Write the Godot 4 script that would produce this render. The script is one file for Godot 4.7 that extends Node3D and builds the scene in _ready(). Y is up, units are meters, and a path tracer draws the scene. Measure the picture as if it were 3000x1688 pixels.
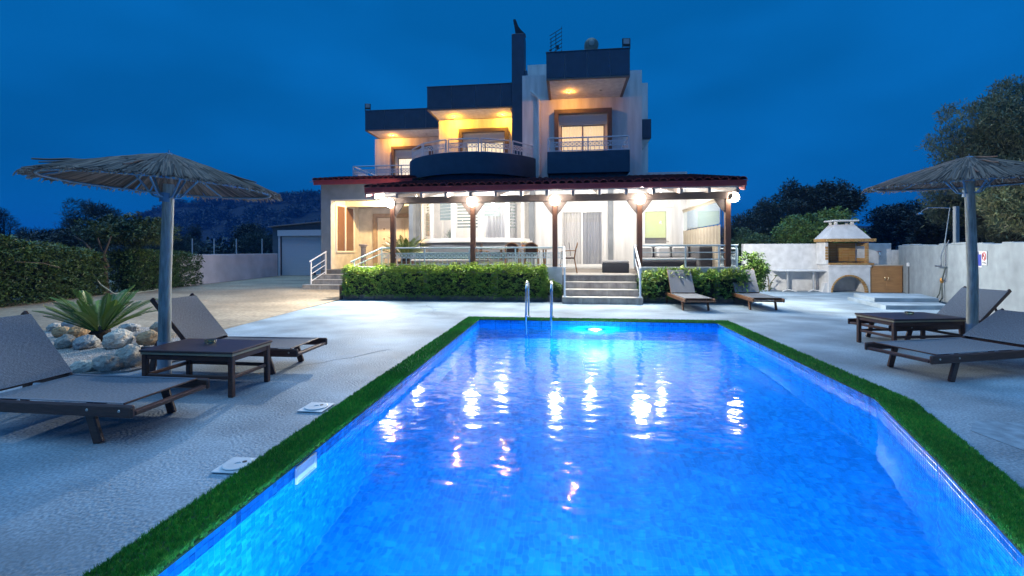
extends Node3D

# ---------------------------------------------------------------- mesh builder
class MB:
	var v := PackedVector3Array()
	var n := PackedVector3Array()
	func tri(a: Vector3, b: Vector3, c: Vector3) -> void:
		var k := (b - a).cross(c - a).normalized()
		v.append(a); v.append(c); v.append(b)
		n.append(k); n.append(k); n.append(k)
	func quad(a: Vector3, b: Vector3, c: Vector3, d: Vector3) -> void:
		tri(a, b, c); tri(a, c, d)
	func stri(a: Vector3, b: Vector3, c: Vector3, na: Vector3, nb: Vector3, nc: Vector3) -> void:
		v.append(a); v.append(c); v.append(b)
		n.append(na); n.append(nc); n.append(nb)
	func squad(a: Vector3, b: Vector3, c: Vector3, d: Vector3, na: Vector3, nb: Vector3, nc: Vector3, nd: Vector3) -> void:
		stri(a, b, c, na, nb, nc); stri(a, c, d, na, nc, nd)
	func out(p: Array, centre: Vector3) -> void:
		var k: Vector3 = (p[1] - p[0]).cross(p[2] - p[0])
		if k.dot((p[0] + p[1] + p[2]) / 3.0 - centre) < 0:
			p.reverse()
		tri(p[0], p[1], p[2])
		if p.size() == 4:
			tri(p[0], p[2], p[3])
	func box(c: Vector3, s: Vector3, b := 0.0, basis := Basis()) -> MB:
		var h := s * 0.5
		if b <= 0.0:
			for a in 3:
				for g in [-1.0, 1.0]:
					var p := []
					for q in [[-1, -1], [1, -1], [1, 1], [-1, 1]]:
						var w := Vector3()
						w[a] = g * h[a]; w[(a + 1) % 3] = q[0] * h[(a + 1) % 3]; w[(a + 2) % 3] = q[1] * h[(a + 2) % 3]
						p.append(c + basis * w)
					out(p, c)
			return self
		b = minf(b, 0.45 * minf(s.x, minf(s.y, s.z)))
		var pt := func(a: int, sg: Vector3) -> Vector3:
			var w := Vector3(sg.x * (h.x - b), sg.y * (h.y - b), sg.z * (h.z - b))
			w[a] = sg[a] * h[a]
			return c + basis * w
		for a in 3:
			var a1 := (a + 1) % 3
			var a2 := (a + 2) % 3
			for g in [-1.0, 1.0]:
				var p := []
				for q in [[-1, -1], [1, -1], [1, 1], [-1, 1]]:
					var sg := Vector3()
					sg[a] = g; sg[a1] = q[0]; sg[a2] = q[1]
					p.append(pt.call(a, sg))
				out(p, c)
				for g1 in [-1.0, 1.0]:
					var s0 := Vector3()
					s0[a] = g; s0[a1] = g1; s0[a2] = -1.0
					var s1 := s0
					s1[a2] = 1.0
					out([pt.call(a, s0), pt.call(a, s1), pt.call(a1, s1), pt.call(a1, s0)], c)
		for x in [-1.0, 1.0]:
			for y in [-1.0, 1.0]:
				for z in [-1.0, 1.0]:
					var sg := Vector3(x, y, z)
					out([pt.call(0, sg), pt.call(1, sg), pt.call(2, sg)], c)
		return self
	func bx(x0: float, x1: float, y0: float, y1: float, z0: float, z1: float, b := 0.0) -> MB:
		return box(Vector3(x0 + x1, y0 + y1, z0 + z1) * 0.5, Vector3(absf(x1 - x0), absf(y1 - y0), absf(z1 - z0)), b)
	func beam(p: Vector3, q: Vector3, w: float, h: float, b := 0.0, up := Vector3.UP) -> MB:
		var z := (q - p).normalized()
		var x := up.cross(z)
		if x.length() < 0.01:
			x = Vector3.RIGHT.cross(z)
		x = x.normalized()
		return box((p + q) * 0.5, Vector3(w, h, p.distance_to(q)), b, Basis(x, z.cross(x), z))
	func tube(pts: Array, r: Variant, sides := 8, cap := true) -> MB:
		var m := pts.size()
		var rings := []
		var norms := []
		var t0: Vector3 = (pts[1] - pts[0]).normalized()
		var u := t0.cross(Vector3.UP if absf(t0.y) < 0.9 else Vector3.RIGHT).normalized()
		for i in m:
			var t: Vector3 = ((pts[mini(i + 1, m - 1)] - pts[maxi(i - 1, 0)])).normalized()
			u = (u - t * u.dot(t)).normalized()
			var w := t.cross(u)
			var rr: float = r[i] if r is Array else r
			var ring := []
			var nr := []
			for k in sides:
				var a := TAU * k / sides
				var d := u * cos(a) + w * sin(a)
				ring.append(pts[i] + d * rr); nr.append(d)
			rings.append(ring); norms.append(nr)
		for i in m - 1:
			for k in sides:
				var k1 := (k + 1) % sides
				squad(rings[i][k], rings[i][k1], rings[i + 1][k1], rings[i + 1][k], norms[i][k], norms[i][k1], norms[i + 1][k1], norms[i + 1][k])
		if cap:
			for k in range(1, sides - 1):
				tri(rings[0][0], rings[0][k + 1], rings[0][k])
				tri(rings[m - 1][0], rings[m - 1][k], rings[m - 1][k + 1])
		return self
	func lathe(prof: Array, seg := 16, c := Vector3()) -> MB:
		# profile of Vector2(radius, y), from the bottom up
		for i in prof.size() - 1:
			var p: Vector2 = prof[i]
			var q: Vector2 = prof[i + 1]
			var e := q - p
			var nn := Vector2(e.y, -e.x).normalized()
			for k in seg:
				var a := TAU * k / seg
				var b := TAU * (k + 1) / seg
				var da := Vector3(cos(a), 0, -sin(a))
				var db := Vector3(cos(b), 0, -sin(b))
				var na := Vector3(da.x * nn.x, nn.y, da.z * nn.x)
				var nb := Vector3(db.x * nn.x, nn.y, db.z * nn.x)
				squad(c + da * p.x + Vector3.UP * p.y, c + db * p.x + Vector3.UP * p.y, c + db * q.x + Vector3.UP * q.y, c + da * q.x + Vector3.UP * q.y, na, nb, nb, na)
		return self
	func extrude(poly: PackedVector2Array, depth: float, xf := Transform3D()) -> MB:
		# polygon in xy, from z = 0 to z = depth
		if Geometry2D.is_polygon_clockwise(poly):
			poly.reverse()
		var idx := Geometry2D.triangulate_polygon(poly)
		for i in range(0, idx.size(), 3):
			var a := poly[idx[i]]
			var b := poly[idx[i + 1]]
			var c := poly[idx[i + 2]]
			if (b - a).cross(c - a) < 0:
				var t := b
				b = c; c = t
			tri(xf * Vector3(a.x, a.y, depth), xf * Vector3(b.x, b.y, depth), xf * Vector3(c.x, c.y, depth))
			tri(xf * Vector3(a.x, a.y, 0), xf * Vector3(c.x, c.y, 0), xf * Vector3(b.x, b.y, 0))
		for i in poly.size():
			var a := poly[i]
			var b := poly[(i + 1) % poly.size()]
			quad(xf * Vector3(a.x, a.y, 0), xf * Vector3(b.x, b.y, 0), xf * Vector3(b.x, b.y, depth), xf * Vector3(a.x, a.y, depth))
		return self
	func wall(x0: float, x1: float, y0: float, y1: float, z: float, d: float, holes: Array) -> MB:
		# skin facing +z, d thick, with holes [x0, x1, y0, y1]
		var xs := [x0, x1]
		var ys := [y0, y1]
		for q in holes:
			xs += [q[0], q[1]]; ys += [q[2], q[3]]
		xs.sort(); ys.sort()
		for i in xs.size() - 1:
			for j in ys.size() - 1:
				if xs[i + 1] - xs[i] < 1e-4 or ys[j + 1] - ys[j] < 1e-4:
					continue
				var mx: float = (xs[i] + xs[i + 1]) * 0.5
				var my: float = (ys[j] + ys[j + 1]) * 0.5
				var hit := false
				for q in holes:
					hit = hit or (mx > q[0] and mx < q[1] and my > q[2] and my < q[3])
				if not hit:
					quad(Vector3(xs[i], ys[j], z), Vector3(xs[i + 1], ys[j], z), Vector3(xs[i + 1], ys[j + 1], z), Vector3(xs[i], ys[j + 1], z))
		for q in holes:
			var c := Vector3((q[0] + q[1]) * 0.5, (q[2] + q[3]) * 0.5, z - d * 0.5)
			var f := Vector3(0, 0, -d)
			var p := [Vector3(q[0], q[2], z), Vector3(q[1], q[2], z), Vector3(q[1], q[3], z), Vector3(q[0], q[3], z)]
			for k in 4:
				var a: Vector3 = p[k]
				var b: Vector3 = p[(k + 1) % 4]
				quad(b, a, a + f, b + f)
		var o := [Vector3(x0, y0, z), Vector3(x1, y0, z), Vector3(x1, y1, z), Vector3(x0, y1, z)]
		for k in 4:
			var a: Vector3 = o[k]
			var b: Vector3 = o[(k + 1) % 4]
			quad(a, b, b + Vector3(0, 0, -d), a + Vector3(0, 0, -d))
		return self
	func add(m: MB, xf: Transform3D) -> MB:
		for i in m.v.size():
			v.append(xf * m.v[i]); n.append((xf.basis * m.n[i]).normalized())
		return self
	func mesh() -> ArrayMesh:
		var a := []
		a.resize(Mesh.ARRAY_MAX)
		a[Mesh.ARRAY_VERTEX] = v; a[Mesh.ARRAY_NORMAL] = n
		var m := ArrayMesh.new()
		m.add_surface_from_arrays(Mesh.PRIMITIVE_TRIANGLES, a)
		return m

# ---------------------------------------------------------------- nodes
var used := {}
func numbered(s: String) -> String:
	if not used.has(s):
		used[s] = 0
		return s
	used[s] += 1
	return "%s_%03d" % [s, used[s]]
func meta(o: Node, label: String, category: String, group := "") -> void:
	o.set_meta("label", label); o.set_meta("category", category)
	if group:
		o.set_meta("group", group)
func thing(called: String, label: String, category: String, at := Vector3(), turn := 0.0, group := "") -> Node3D:
	var o := Node3D.new()
	o.name = numbered(called)
	add_child(o)
	o.position = at; o.rotation.y = turn
	meta(o, label, category, group)
	return o
func part(parent: Node, called: String, m: Variant, mat: Material, at := Vector3(), rot := Vector3(), kind := "") -> MeshInstance3D:
	var o := MeshInstance3D.new()
	o.name = called
	o.mesh = m.mesh() if m is MB else m
	o.material_override = mat
	parent.add_child(o, true)
	o.position = at; o.rotation = rot
	if kind:
		o.set_meta("kind", kind)
	return o
func struct(called: String, m: Variant, mat: Material) -> MeshInstance3D:
	var o := part(self, called, m, mat)
	o.set_meta("kind", "structure")
	return o
func many(parent: Node, called: String, m: Variant, mat: Material, xf: Array, tint := [], kind := "stuff") -> MultiMeshInstance3D:
	var o := MultiMeshInstance3D.new()
	o.name = called
	var mm := MultiMesh.new()
	mm.transform_format = MultiMesh.TRANSFORM_3D
	mm.use_colors = tint.size() > 0
	mm.mesh = m.mesh() if m is MB else m
	mm.instance_count = xf.size()
	for i in xf.size():
		mm.set_instance_transform(i, xf[i])
		if tint.size():
			mm.set_instance_color(i, tint[i])
	o.multimesh = mm
	o.material_override = mat
	parent.add_child(o, true)
	if kind:
		o.set_meta("kind", kind)
	return o
func dup(o: Node3D, at: Vector3, turn: float, label: String, group := "") -> Node3D:
	var stem := String(o.name)
	var c: Node3D = o.duplicate()
	c.name = numbered(stem)
	add_child(c)
	c.position = at; c.rotation.y = turn
	c.set_meta("label", label)
	if group:
		c.set_meta("group", group)
	return c

# ---------------------------------------------------------------- materials
func ntex(sd: int, freq: float, octs: int, lo: float, hi: float, size := 512, kind := FastNoiseLite.TYPE_SIMPLEX_SMOOTH) -> ImageTexture:
	var f := FastNoiseLite.new()
	f.seed = sd; f.frequency = freq; f.fractal_octaves = octs; f.noise_type = kind
	var im := f.get_seamless_image(size, size)
	var d := im.get_data()
	var lut := PackedByteArray()
	for i in 256:
		lut.append(clampi(roundi(255.0 * lerpf(lo, hi, i / 255.0)), 0, 255))
	for i in d.size():
		d[i] = lut[d[i]]
	return ImageTexture.create_from_image(Image.create_from_data(size, size, false, Image.FORMAT_L8, d))
var T := {}
func lin(r: float, g: float, b: float) -> Color:
	return Color(r, g, b).linear_to_srgb()
func mat(r: float, g: float, b: float, rough: float, o := {}) -> StandardMaterial3D:
	var m := StandardMaterial3D.new()
	m.albedo_color = lin(r, g, b)
	m.roughness = rough
	m.metallic = o.get("metal", 0.0)
	m.metallic_specular = o.get("spec", 0.5)
	m.uv1_triplanar = true
	m.uv1_world_triplanar = o.get("world", false)
	m.uv1_triplanar_sharpness = 4.0
	m.uv1_scale = o.get("scale", Vector3.ONE)
	if o.has("tex"):
		m.albedo_texture = o.tex
	if o.has("tex2"):
		m.detail_enabled = true
		m.detail_albedo = o.tex2
		m.detail_blend_mode = BaseMaterial3D.BLEND_MODE_MUL
		m.uv2_triplanar = true
		m.uv2_world_triplanar = o.get("world", false)
		m.uv2_scale = o.get("scale2", Vector3.ONE)
		m.detail_uv_layer = BaseMaterial3D.DETAIL_UV_2
	if o.has("bump"):
		m.heightmap_enabled = true
		m.heightmap_texture = o.bump
		m.heightmap_scale = o.get("depth", 0.3)
	if o.has("emit"):
		m.emission_enabled = true
		m.emission = o.emit
		m.emission_energy_multiplier = o.get("power", 1.0)
	if o.has("tint"):
		m.vertex_color_use_as_albedo = true
	if o.has("back"):
		m.backlight_enabled = true
		m.backlight = o.back
	return m
func glass(a: float, r := 1.0, g := 1.0, b := 1.0) -> StandardMaterial3D:
	var m := StandardMaterial3D.new()
	m.transparency = BaseMaterial3D.TRANSPARENCY_ALPHA
	m.albedo_color = Color(r, g, b, a)
	m.roughness = 0.03
	return m
func omni(at: Vector3, energy: float, c: Color, size: float, called := "lamp_light") -> void:
	var l := OmniLight3D.new()
	l.name = called
	l.light_color = c; l.light_energy = energy; l.light_size = size
	l.omni_range = 60.0; l.omni_attenuation = 2.0; l.shadow_enabled = true
	add_child(l, true)
	l.position = at
func cone(at: Vector3, d: Vector3, energy: float, c: Color, size: float, half: float, called: String) -> void:
	var l := SpotLight3D.new()
	l.name = called
	l.light_color = c; l.light_energy = energy; l.light_size = size
	l.spot_range = 60.0; l.spot_attenuation = 2.0; l.spot_angle = half; l.spot_angle_attenuation = 0.35; l.shadow_enabled = true
	add_child(l, true)
	l.look_at_from_position(at, at + d)

const POOL := [Vector2(-1.78, -9.05), Vector2(2.84, -9.05), Vector2(2.86, -4.6), Vector2(2.45, -3.35), Vector2(2.1, -2.38), Vector2(1.78, -1.5), Vector2(1.5, -0.7), Vector2(-1.78, -0.7)]
const WATER_Y := -0.085
const FLOOR_Y := -1.33
var rng := RandomNumberGenerator.new()
func rf(a: float, b: float) -> float:
	return rng.randf_range(a, b)

func _ready() -> void:
	rng.seed = 7
	var cam := Camera3D.new()
	cam.name = "camera"
	add_child(cam)
	cam.position = Vector3(0, 1.4, 0)
	cam.rotation = Vector3(0, deg_to_rad(6.9), -0.003)
	cam.projection = Camera3D.PROJECTION_FRUSTUM
	cam.near = 0.1; cam.far = 2000.0
	cam.size = 2.0 * 844.0 / 1333.0 * cam.near
	cam.frustum_offset = Vector2(0, -110.0 / 1333.0 * cam.near)
	cam.current = true
	var env := Environment.new()
	env.background_mode = Environment.BG_SKY
	env.tonemap_mode = Environment.TONE_MAPPER_LINEAR
	env.tonemap_exposure = 1.0
	env.fog_enabled = true
	env.fog_density = 0.0006
	env.fog_light_color = Color(0.22, 0.6, 1.0)
	env.sdfgi_enabled = true; env.ssao_enabled = true; env.ssil_enabled = true
	var sm := ProceduralSkyMaterial.new()
	sm.sky_top_color = lin(0.002, 0.165, 0.55)
	sm.sky_horizon_color = lin(0.0005, 0.098, 0.325)
	sm.sky_curve = 1.2
	sm.ground_bottom_color = lin(0.01, 0.02, 0.04)
	sm.ground_horizon_color = lin(0.004, 0.05, 0.16)
	sm.sun_angle_max = 1.0
	var cl := FastNoiseLite.new()
	cl.seed = 5; cl.frequency = 0.006; cl.fractal_octaves = 4
	var ci := Image.create_empty(1024, 512, false, Image.FORMAT_RGBA8)
	for y in 512:
		for x in 1024:
			var a := TAU * x / 1024.0
			var e := PI * (0.5 - y / 512.0)
			var q := Vector3(cos(a) * cos(e), sin(e) * 2.2, sin(a) * cos(e)) * 190.0
			var k := clampf(cl.get_noise_3dv(q) * 1.3 + 0.15, 0.0, 1.0)
			ci.set_pixel(x, y, Color(0.05, 0.40, 0.70, k * 0.34 if e > 0 else 0.0))
	sm.sky_cover = ImageTexture.create_from_image(ci)
	var sky := Sky.new()
	sky.sky_material = sm
	env.sky = sky
	var we := WorldEnvironment.new()
	we.name = "world_environment"
	we.environment = env
	add_child(we)
	# the last glow of dusk: very weak, very soft, high behind the photographer
	var sun := DirectionalLight3D.new()
	sun.name = "dusk_sun"
	sun.light_color = Color(0.64, 0.845, 1.0)
	sun.light_energy = 0.6
	sun.light_angular_distance = 60.0
	sun.shadow_enabled = true
	sun.sky_mode = DirectionalLight3D.SKY_MODE_LIGHT_ONLY
	add_child(sun)
	sun.look_at_from_position(Vector3(-2, 14, 2), Vector3.ZERO)
	textures()
	ground()
	pool()
	terrace()
	villa()
	pergola()
	outbuildings()
	furniture()
	terrace_things()
	barbecue()
	garden()
	vegetation()

func textures() -> void:
	T.fine = ntex(1, 0.03, 5, 0.72, 1.0)
	T.blotch = ntex(2, 0.006, 4, 0.74, 1.0)
	T.soft = ntex(3, 0.008, 4, 0.86, 1.0)
	T.bumpfine = ntex(4, 0.05, 4, 0.0, 1.0)
	T.bumpsoft = ntex(5, 0.012, 4, 0.0, 1.0)
	T.grain = ntex(6, 0.025, 4, 0.66, 1.0)
	T.weave = ntex(8, 0.06, 3, 0.62, 1.0)
	T.cell = ntex(9, 0.03, 2, 0.3, 1.0, 512, FastNoiseLite.TYPE_CELLULAR)
	T.wave = ntex(10, 0.011, 3, 0.0, 1.0)
	T.grit = ntex(14, 0.16, 3, 0.66, 1.0, 1024)
	T.stain = ntex(15, 0.009, 6, 0.66, 1.0)
	T.deck = trowel_texture()

func trowel_texture() -> ImageTexture:
	# hand-trowelled cement: fine grit with fans of ridges, 4 m across
	var s := 1024
	var f := FastNoiseLite.new()
	f.seed = 11; f.frequency = 0.13; f.fractal_octaves = 3
	var d := f.get_seamless_image(s, s).get_data()
	var g := PackedFloat32Array()
	g.resize(s * s)
	var msk := FastNoiseLite.new()
	msk.seed = 12; msk.frequency = 0.007; msk.fractal_octaves = 2
	var md := msk.get_seamless_image(s, s).get_data()
	for i in s * s:
		g[i] = (d[i] / 255.0 - 0.5) * lerpf(0.35, 1.0, smoothstep(90.0, 170.0, md[i]))
	var r := RandomNumberGenerator.new()
	r.seed = 3
	for k in 70:
		var cx := r.randf() * s
		var cy := r.randf() * s
		var r0 := r.randf_range(25, 85)
		var r1 := r0 + r.randf_range(30, 75)
		var a0 := r.randf() * TAU
		var aw := r.randf_range(0.5, 1.1)
		var per := r.randf_range(7.0, 10.5)
		for y in range(int(cy - r1), int(cy + r1), 1):
			var dy := y - cy
			for x in range(int(cx - r1), int(cx + r1), 1):
				var dx := x - cx
				var q := dx * dx + dy * dy
				if q < r0 * r0 or q > r1 * r1:
					continue
				var da := absf(wrapf(atan2(dy, dx) - a0, -PI, PI))
				if da > aw:
					continue
				q = sqrt(q)
				var i := posmod(y, s) * s + posmod(x, s)
				var e := smoothstep(r0, r0 + 20.0, q) * smoothstep(r1, r1 - 25.0, q) * smoothstep(aw, aw * 0.5, da)
				g[i] += e * (0.13 * sin(TAU * q / per + 3.0 * (d[i] / 255.0)))
	var o := PackedByteArray()
	o.resize(s * s)
	for i in s * s:
		o[i] = clampi(int(128.0 + 110.0 * g[i]), 0, 255)
	return ImageTexture.create_from_image(Image.create_from_data(s, s, false, Image.FORMAT_L8, o))

func ring(m: MB, inner: Array, outer: Array, y: float) -> void:
	var c := inner.size()
	for i in c:
		var j := (i + 1) % c
		m.quad(Vector3(inner[i].x, y, inner[i].y), Vector3(inner[j].x, y, inner[j].y), Vector3(outer[j].x, y, outer[j].y), Vector3(outer[i].x, y, outer[i].y))

func offset_pool(d: float) -> Array:
	var a: Array = Geometry2D.offset_polygon(PackedVector2Array(POOL), d, Geometry2D.JOIN_MITER)[0]
	# same start and order as POOL
	var res := []
	for p in POOL:
		var best = a[0]
		for q in a:
			if p.distance_to(q) < p.distance_to(best):
				best = q
		res.append(best)
	return res

func ground() -> void:
	var m := MB.new()
	var far := [Vector2(-900, -900), Vector2(900, -900), Vector2(900, -300), Vector2(900, -100), Vector2(900, 0), Vector2(900, 200), Vector2(900, 900), Vector2(-900, 900)]
	ring(m, offset_pool(0.12), far, -0.02)
	struct("ground", m, mat(0.06, 0.055, 0.04, 0.95, {"tex": T.blotch, "scale": Vector3.ONE * 0.1, "world": true, "tex2": T.fine, "scale2": Vector3.ONE * 0.9}))
	# painted cement deck round the pool
	m = MB.new()
	var outer := [Vector2(-6.45, -12.6), Vector2(9.3, -18.0), Vector2(12.0, -5.0), Vector2(12.0, -3.0), Vector2(12.0, -1.0), Vector2(12.0, 3.0), Vector2(8.0, 6.0), Vector2(-5.4, 6.0)]
	ring(m, offset_pool(0.1), outer, 0.0)
	m.tri(Vector3(-6.45, 0, -12.6), Vector3(9.3, 0, -18.0), Vector3(-6.45, 0, -18.0))
	m.tri(Vector3(9.3, 0, -18), Vector3(12, 0, -5), Vector3(14, 0, -18))
	struct("pool_deck", m, mat(0.56, 0.71, 0.83, 0.72, {"tex": T.grit, "scale": Vector3.ONE * 0.25, "world": true, "tex2": T.stain, "scale2": Vector3(0.13, 0.2, 0.17), "bump": T.deck, "depth": 1.3}))
	var patch := mat(0.32, 0.42, 0.50, 0.6, {"tex": T.fine, "scale": Vector3.ONE * 0.5, "world": true})
	var dk: Node3D = get_node("pool_deck")
	m = MB.new()
	m.extrude(PackedVector2Array([Vector2(3.08, 3.9), Vector2(3.3, 4.15), Vector2(3.75, 4.1), Vector2(4.4, 3.75), Vector2(5.0, 3.2), Vector2(5.1, 2.4), Vector2(4.2, 2.2), Vector2(3.6, 2.5), Vector2(3.2, 3.2)]), 0.003, Transform3D(Basis(Vector3.RIGHT, Vector3(0, 0, -1), Vector3.UP), Vector3(0, 0.001, 0)))
	part(dk, "cement_patch", m, patch)
	var dirt := mat(0.10, 0.13, 0.16, 0.9)
	for q in [[Vector2(-3.6, -11.4), Vector2(-2.9, -9.3), 5], [Vector2(-3.3, -9.9), Vector2(-4.2, -7.6), 6], [Vector2(-2.5, -6.2), Vector2(-5.6, -2.0), 7], [Vector2(4.6, -10.2), Vector2(7.2, -8.0), 8]]:
		var rr := RandomNumberGenerator.new()
		rr.seed = q[2]
		m = MB.new()
		var c := 26
		var off := 0.0
		var last: Vector2 = q[0]
		var wl := 0.004
		for k in c:
			off += rr.randf_range(-0.05, 0.05)
			var nn: Vector2 = (q[1] - q[0]).normalized().orthogonal()
			var p: Vector2 = q[0].lerp(q[1], (k + 1.0) / c) + nn * off
			var w := rr.randf_range(0.003, 0.009) * (1.0 - 0.8 * k / c)
			m.quad(Vector3(last.x - nn.x * wl, 0.003, last.y - nn.y * wl), Vector3(p.x - nn.x * w, 0.003, p.y - nn.y * w), Vector3(p.x + nn.x * w, 0.003, p.y + nn.y * w), Vector3(last.x + nn.x * wl, 0.003, last.y + nn.y * wl))
			last = p; wl = w
		part(dk, "crack", m, dirt)
	# beige driveway, slabs with open joints between
	var beige := mat(0.62, 0.49, 0.34, 0.8, {"tex": T.blotch, "scale": Vector3(0.1, 0.2, 0.16), "world": true, "tex2": T.fine, "scale2": Vector3.ONE * 0.5, "bump": T.bumpfine, "depth": 0.25})
	var dw := Node3D.new()
	dw.name = "driveway"
	dw.set_meta("kind", "structure")
	add_child(dw)
	var edge := func(z: float) -> float: return lerpf(-5.55, -6.56, (z + 1.0) / -12.0)
	var zs := [6.0, -2.5, -7.35, -9.86, -12.9, -17.0, -30.0]
	for i in zs.size() - 1:
		var za: float = zs[i] - 0.008
		var zb: float = zs[i + 1] + 0.008
		m = MB.new()
		var xa: float = edge.call(za)
		var xb: float = edge.call(maxf(zb, -13.0))
		if i >= 4:
			xa = -6.56; xb = -6.56
		m.quad(Vector3(-40, 0.004, za), Vector3(xa, 0.004, za), Vector3(xb, 0.004, zb), Vector3(-40, 0.004, zb))
		part(dw, "slab", m, beige)

func pool() -> void:
	# shell behind the mosaic
	var grout := mat(0.02, 0.31, 0.68, 0.7)
	var b := Node3D.new()
	b.name = "pool_basin"
	b.set_meta("kind", "structure")
	add_child(b)
	var m := MB.new()
	var n := POOL.size()
	for i in n:
		var p: Vector2 = POOL[i]
		var q: Vector2 = POOL[(i + 1) % n]
		m.quad(Vector3(q.x, FLOOR_Y, q.y), Vector3(p.x, FLOOR_Y, p.y), Vector3(p.x, 0.0, p.y), Vector3(q.x, 0.0, q.y))
	part(b, "basin_wall", m, grout)
	m = MB.new()
	var poly := PackedVector2Array(POOL)
	var idx := Geometry2D.triangulate_polygon(poly)
	for i in range(0, idx.size(), 3):
		m.out([Vector3(poly[idx[i]].x, FLOOR_Y, poly[idx[i]].y), Vector3(poly[idx[i + 1]].x, FLOOR_Y, poly[idx[i + 1]].y), Vector3(poly[idx[i + 2]].x, FLOOR_Y, poly[idx[i + 2]].y)], Vector3(0, -5, -5))
	part(b, "basin_floor", m, grout)
	# glass mosaic, tile by tile
	var pitch := 0.0385
	var tile := MB.new().box(Vector3(0, 0, 0.002), Vector3(0.0355, 0.0355, 0.004), 0.0012)
	var xf := []
	var tint := []
	var fld := FastNoiseLite.new()
	fld.seed = 21; fld.frequency = 0.9
	var shade := func(p: Vector3, seam: bool) -> Color:
		var k := rng.randf()
		var c := Color(0.001, 0.255, 0.68)
		if k < 0.25: c = Color(0.003, 0.315, 0.77)
		elif k < 0.45: c = Color(0.001, 0.205, 0.59)
		elif k < 0.52: c = Color(0.008, 0.36, 0.8)
		var w := 1.0 + 0.25 * fld.get_noise_3dv(p * 3.0)
		return Color(c.r * w, c.g * w, c.b * w) * (0.75 if seam else 1.0)
	var flat := Basis(Vector3.RIGHT, Vector3(0, 0, -1), Vector3.UP)
	var grown := PackedVector2Array(POOL)
	var z := -0.7
	while z > -9.05:
		var x := -1.78
		while x < 2.9:
			if Geometry2D.is_point_in_polygon(Vector2(x + pitch / 2, z - pitch / 2), grown):
				var p := Vector3(x + pitch / 2, FLOOR_Y, z - pitch / 2)
				xf.append(Transform3D(flat, p)); tint.append(shade.call(p, false))
			x += pitch
		z -= pitch
	for i in n:
		var p: Vector2 = POOL[i]
		var q: Vector2 = POOL[(i + 1) % n]
		var d := (q - p).normalized()
		var inward := Vector3(-d.y, 0, d.x)
		var along := Vector3(d.x, 0, d.y)
		var bs := Basis(along, Vector3.UP, along.cross(Vector3.UP))
		if bs.z.dot(inward) < 0:
			bs = Basis(-along, Vector3.UP, (-along).cross(Vector3.UP))
		var l := p.distance_to(q)
		var cols := int(l / pitch)
		for k in cols:
			var c := p + d * (l - cols * pitch) * 0.5 + d * (k + 0.5) * pitch
			var y := -pitch * 0.5 - 0.004
			while y > FLOOR_Y:
				var pp := Vector3(c.x, y, c.y)
				xf.append(Transform3D(bs, pp)); tint.append(shade.call(pp, k % 8 == 0 and rng.randf() < 0.6))
				y -= pitch
	many(b, "mosaic_tile", tile, mat(1, 1, 1, 0.22, {"tint": true}), xf, tint)
	# water, one refracting sheet with small ripples
	m = MB.new()
	for i in range(0, idx.size(), 3):
		m.out([Vector3(poly[idx[i]].x, WATER_Y, poly[idx[i]].y), Vector3(poly[idx[i + 1]].x, WATER_Y, poly[idx[i + 1]].y), Vector3(poly[idx[i + 2]].x, WATER_Y, poly[idx[i + 2]].y)], Vector3(0, -5, -5))
	var wm := StandardMaterial3D.new()
	wm.albedo_color = Color(0.8, 0.93, 1.0, 0.0)
	wm.refraction_enabled = true
	wm.refraction_scale = 0.033
	wm.roughness = 0.07
	wm.uv1_triplanar = true; wm.uv1_world_triplanar = true
	wm.uv1_scale = Vector3(0.42, 0.42, 0.6)
	wm.heightmap_enabled = true
	wm.heightmap_texture = T.wave
	wm.heightmap_scale = 0.4
	struct("water", m, wm)
	# turf edging
	var inn := offset_pool(-0.025)
	var o := offset_pool(0.27)
	var te := Node3D.new()
	te.name = "turf_edging"
	te.set_meta("kind", "structure")
	add_child(te)
	m = MB.new()
	ring(m, inn, o, 0.016)
	for i in n:
		var j := (i + 1) % n
		m.quad(Vector3(inn[j].x, 0.003, inn[j].y), Vector3(inn[i].x, 0.003, inn[i].y), Vector3(inn[i].x, 0.016, inn[i].y), Vector3(inn[j].x, 0.016, inn[j].y))
		m.quad(Vector3(o[i].x, 0.001, o[i].y), Vector3(o[j].x, 0.001, o[j].y), Vector3(o[j].x, 0.016, o[j].y), Vector3(o[i].x, 0.016, o[i].y))
	ring(m, o, inn, 0.003)
	part(te, "backing", m, mat(0.015, 0.06, 0.012, 0.9))
	var tuft := MB.new()
	for k in 7:
		var a := rf(0, TAU)
		var rr := rf(0.0, 0.011)
		var base := Vector3(cos(a) * rr, 0, sin(a) * rr)
		var lean := Vector3(rf(-0.5, 0.5), 1.0, rf(-0.5, 0.5)).normalized() * rf(0.016, 0.025)
		var side := lean.cross(Vector3(rf(-1, 1), 0, rf(-1, 1))).normalized() * 0.0016
		tuft.tri(base - side, base + side, base + lean)
	xf = []; tint = []
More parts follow.
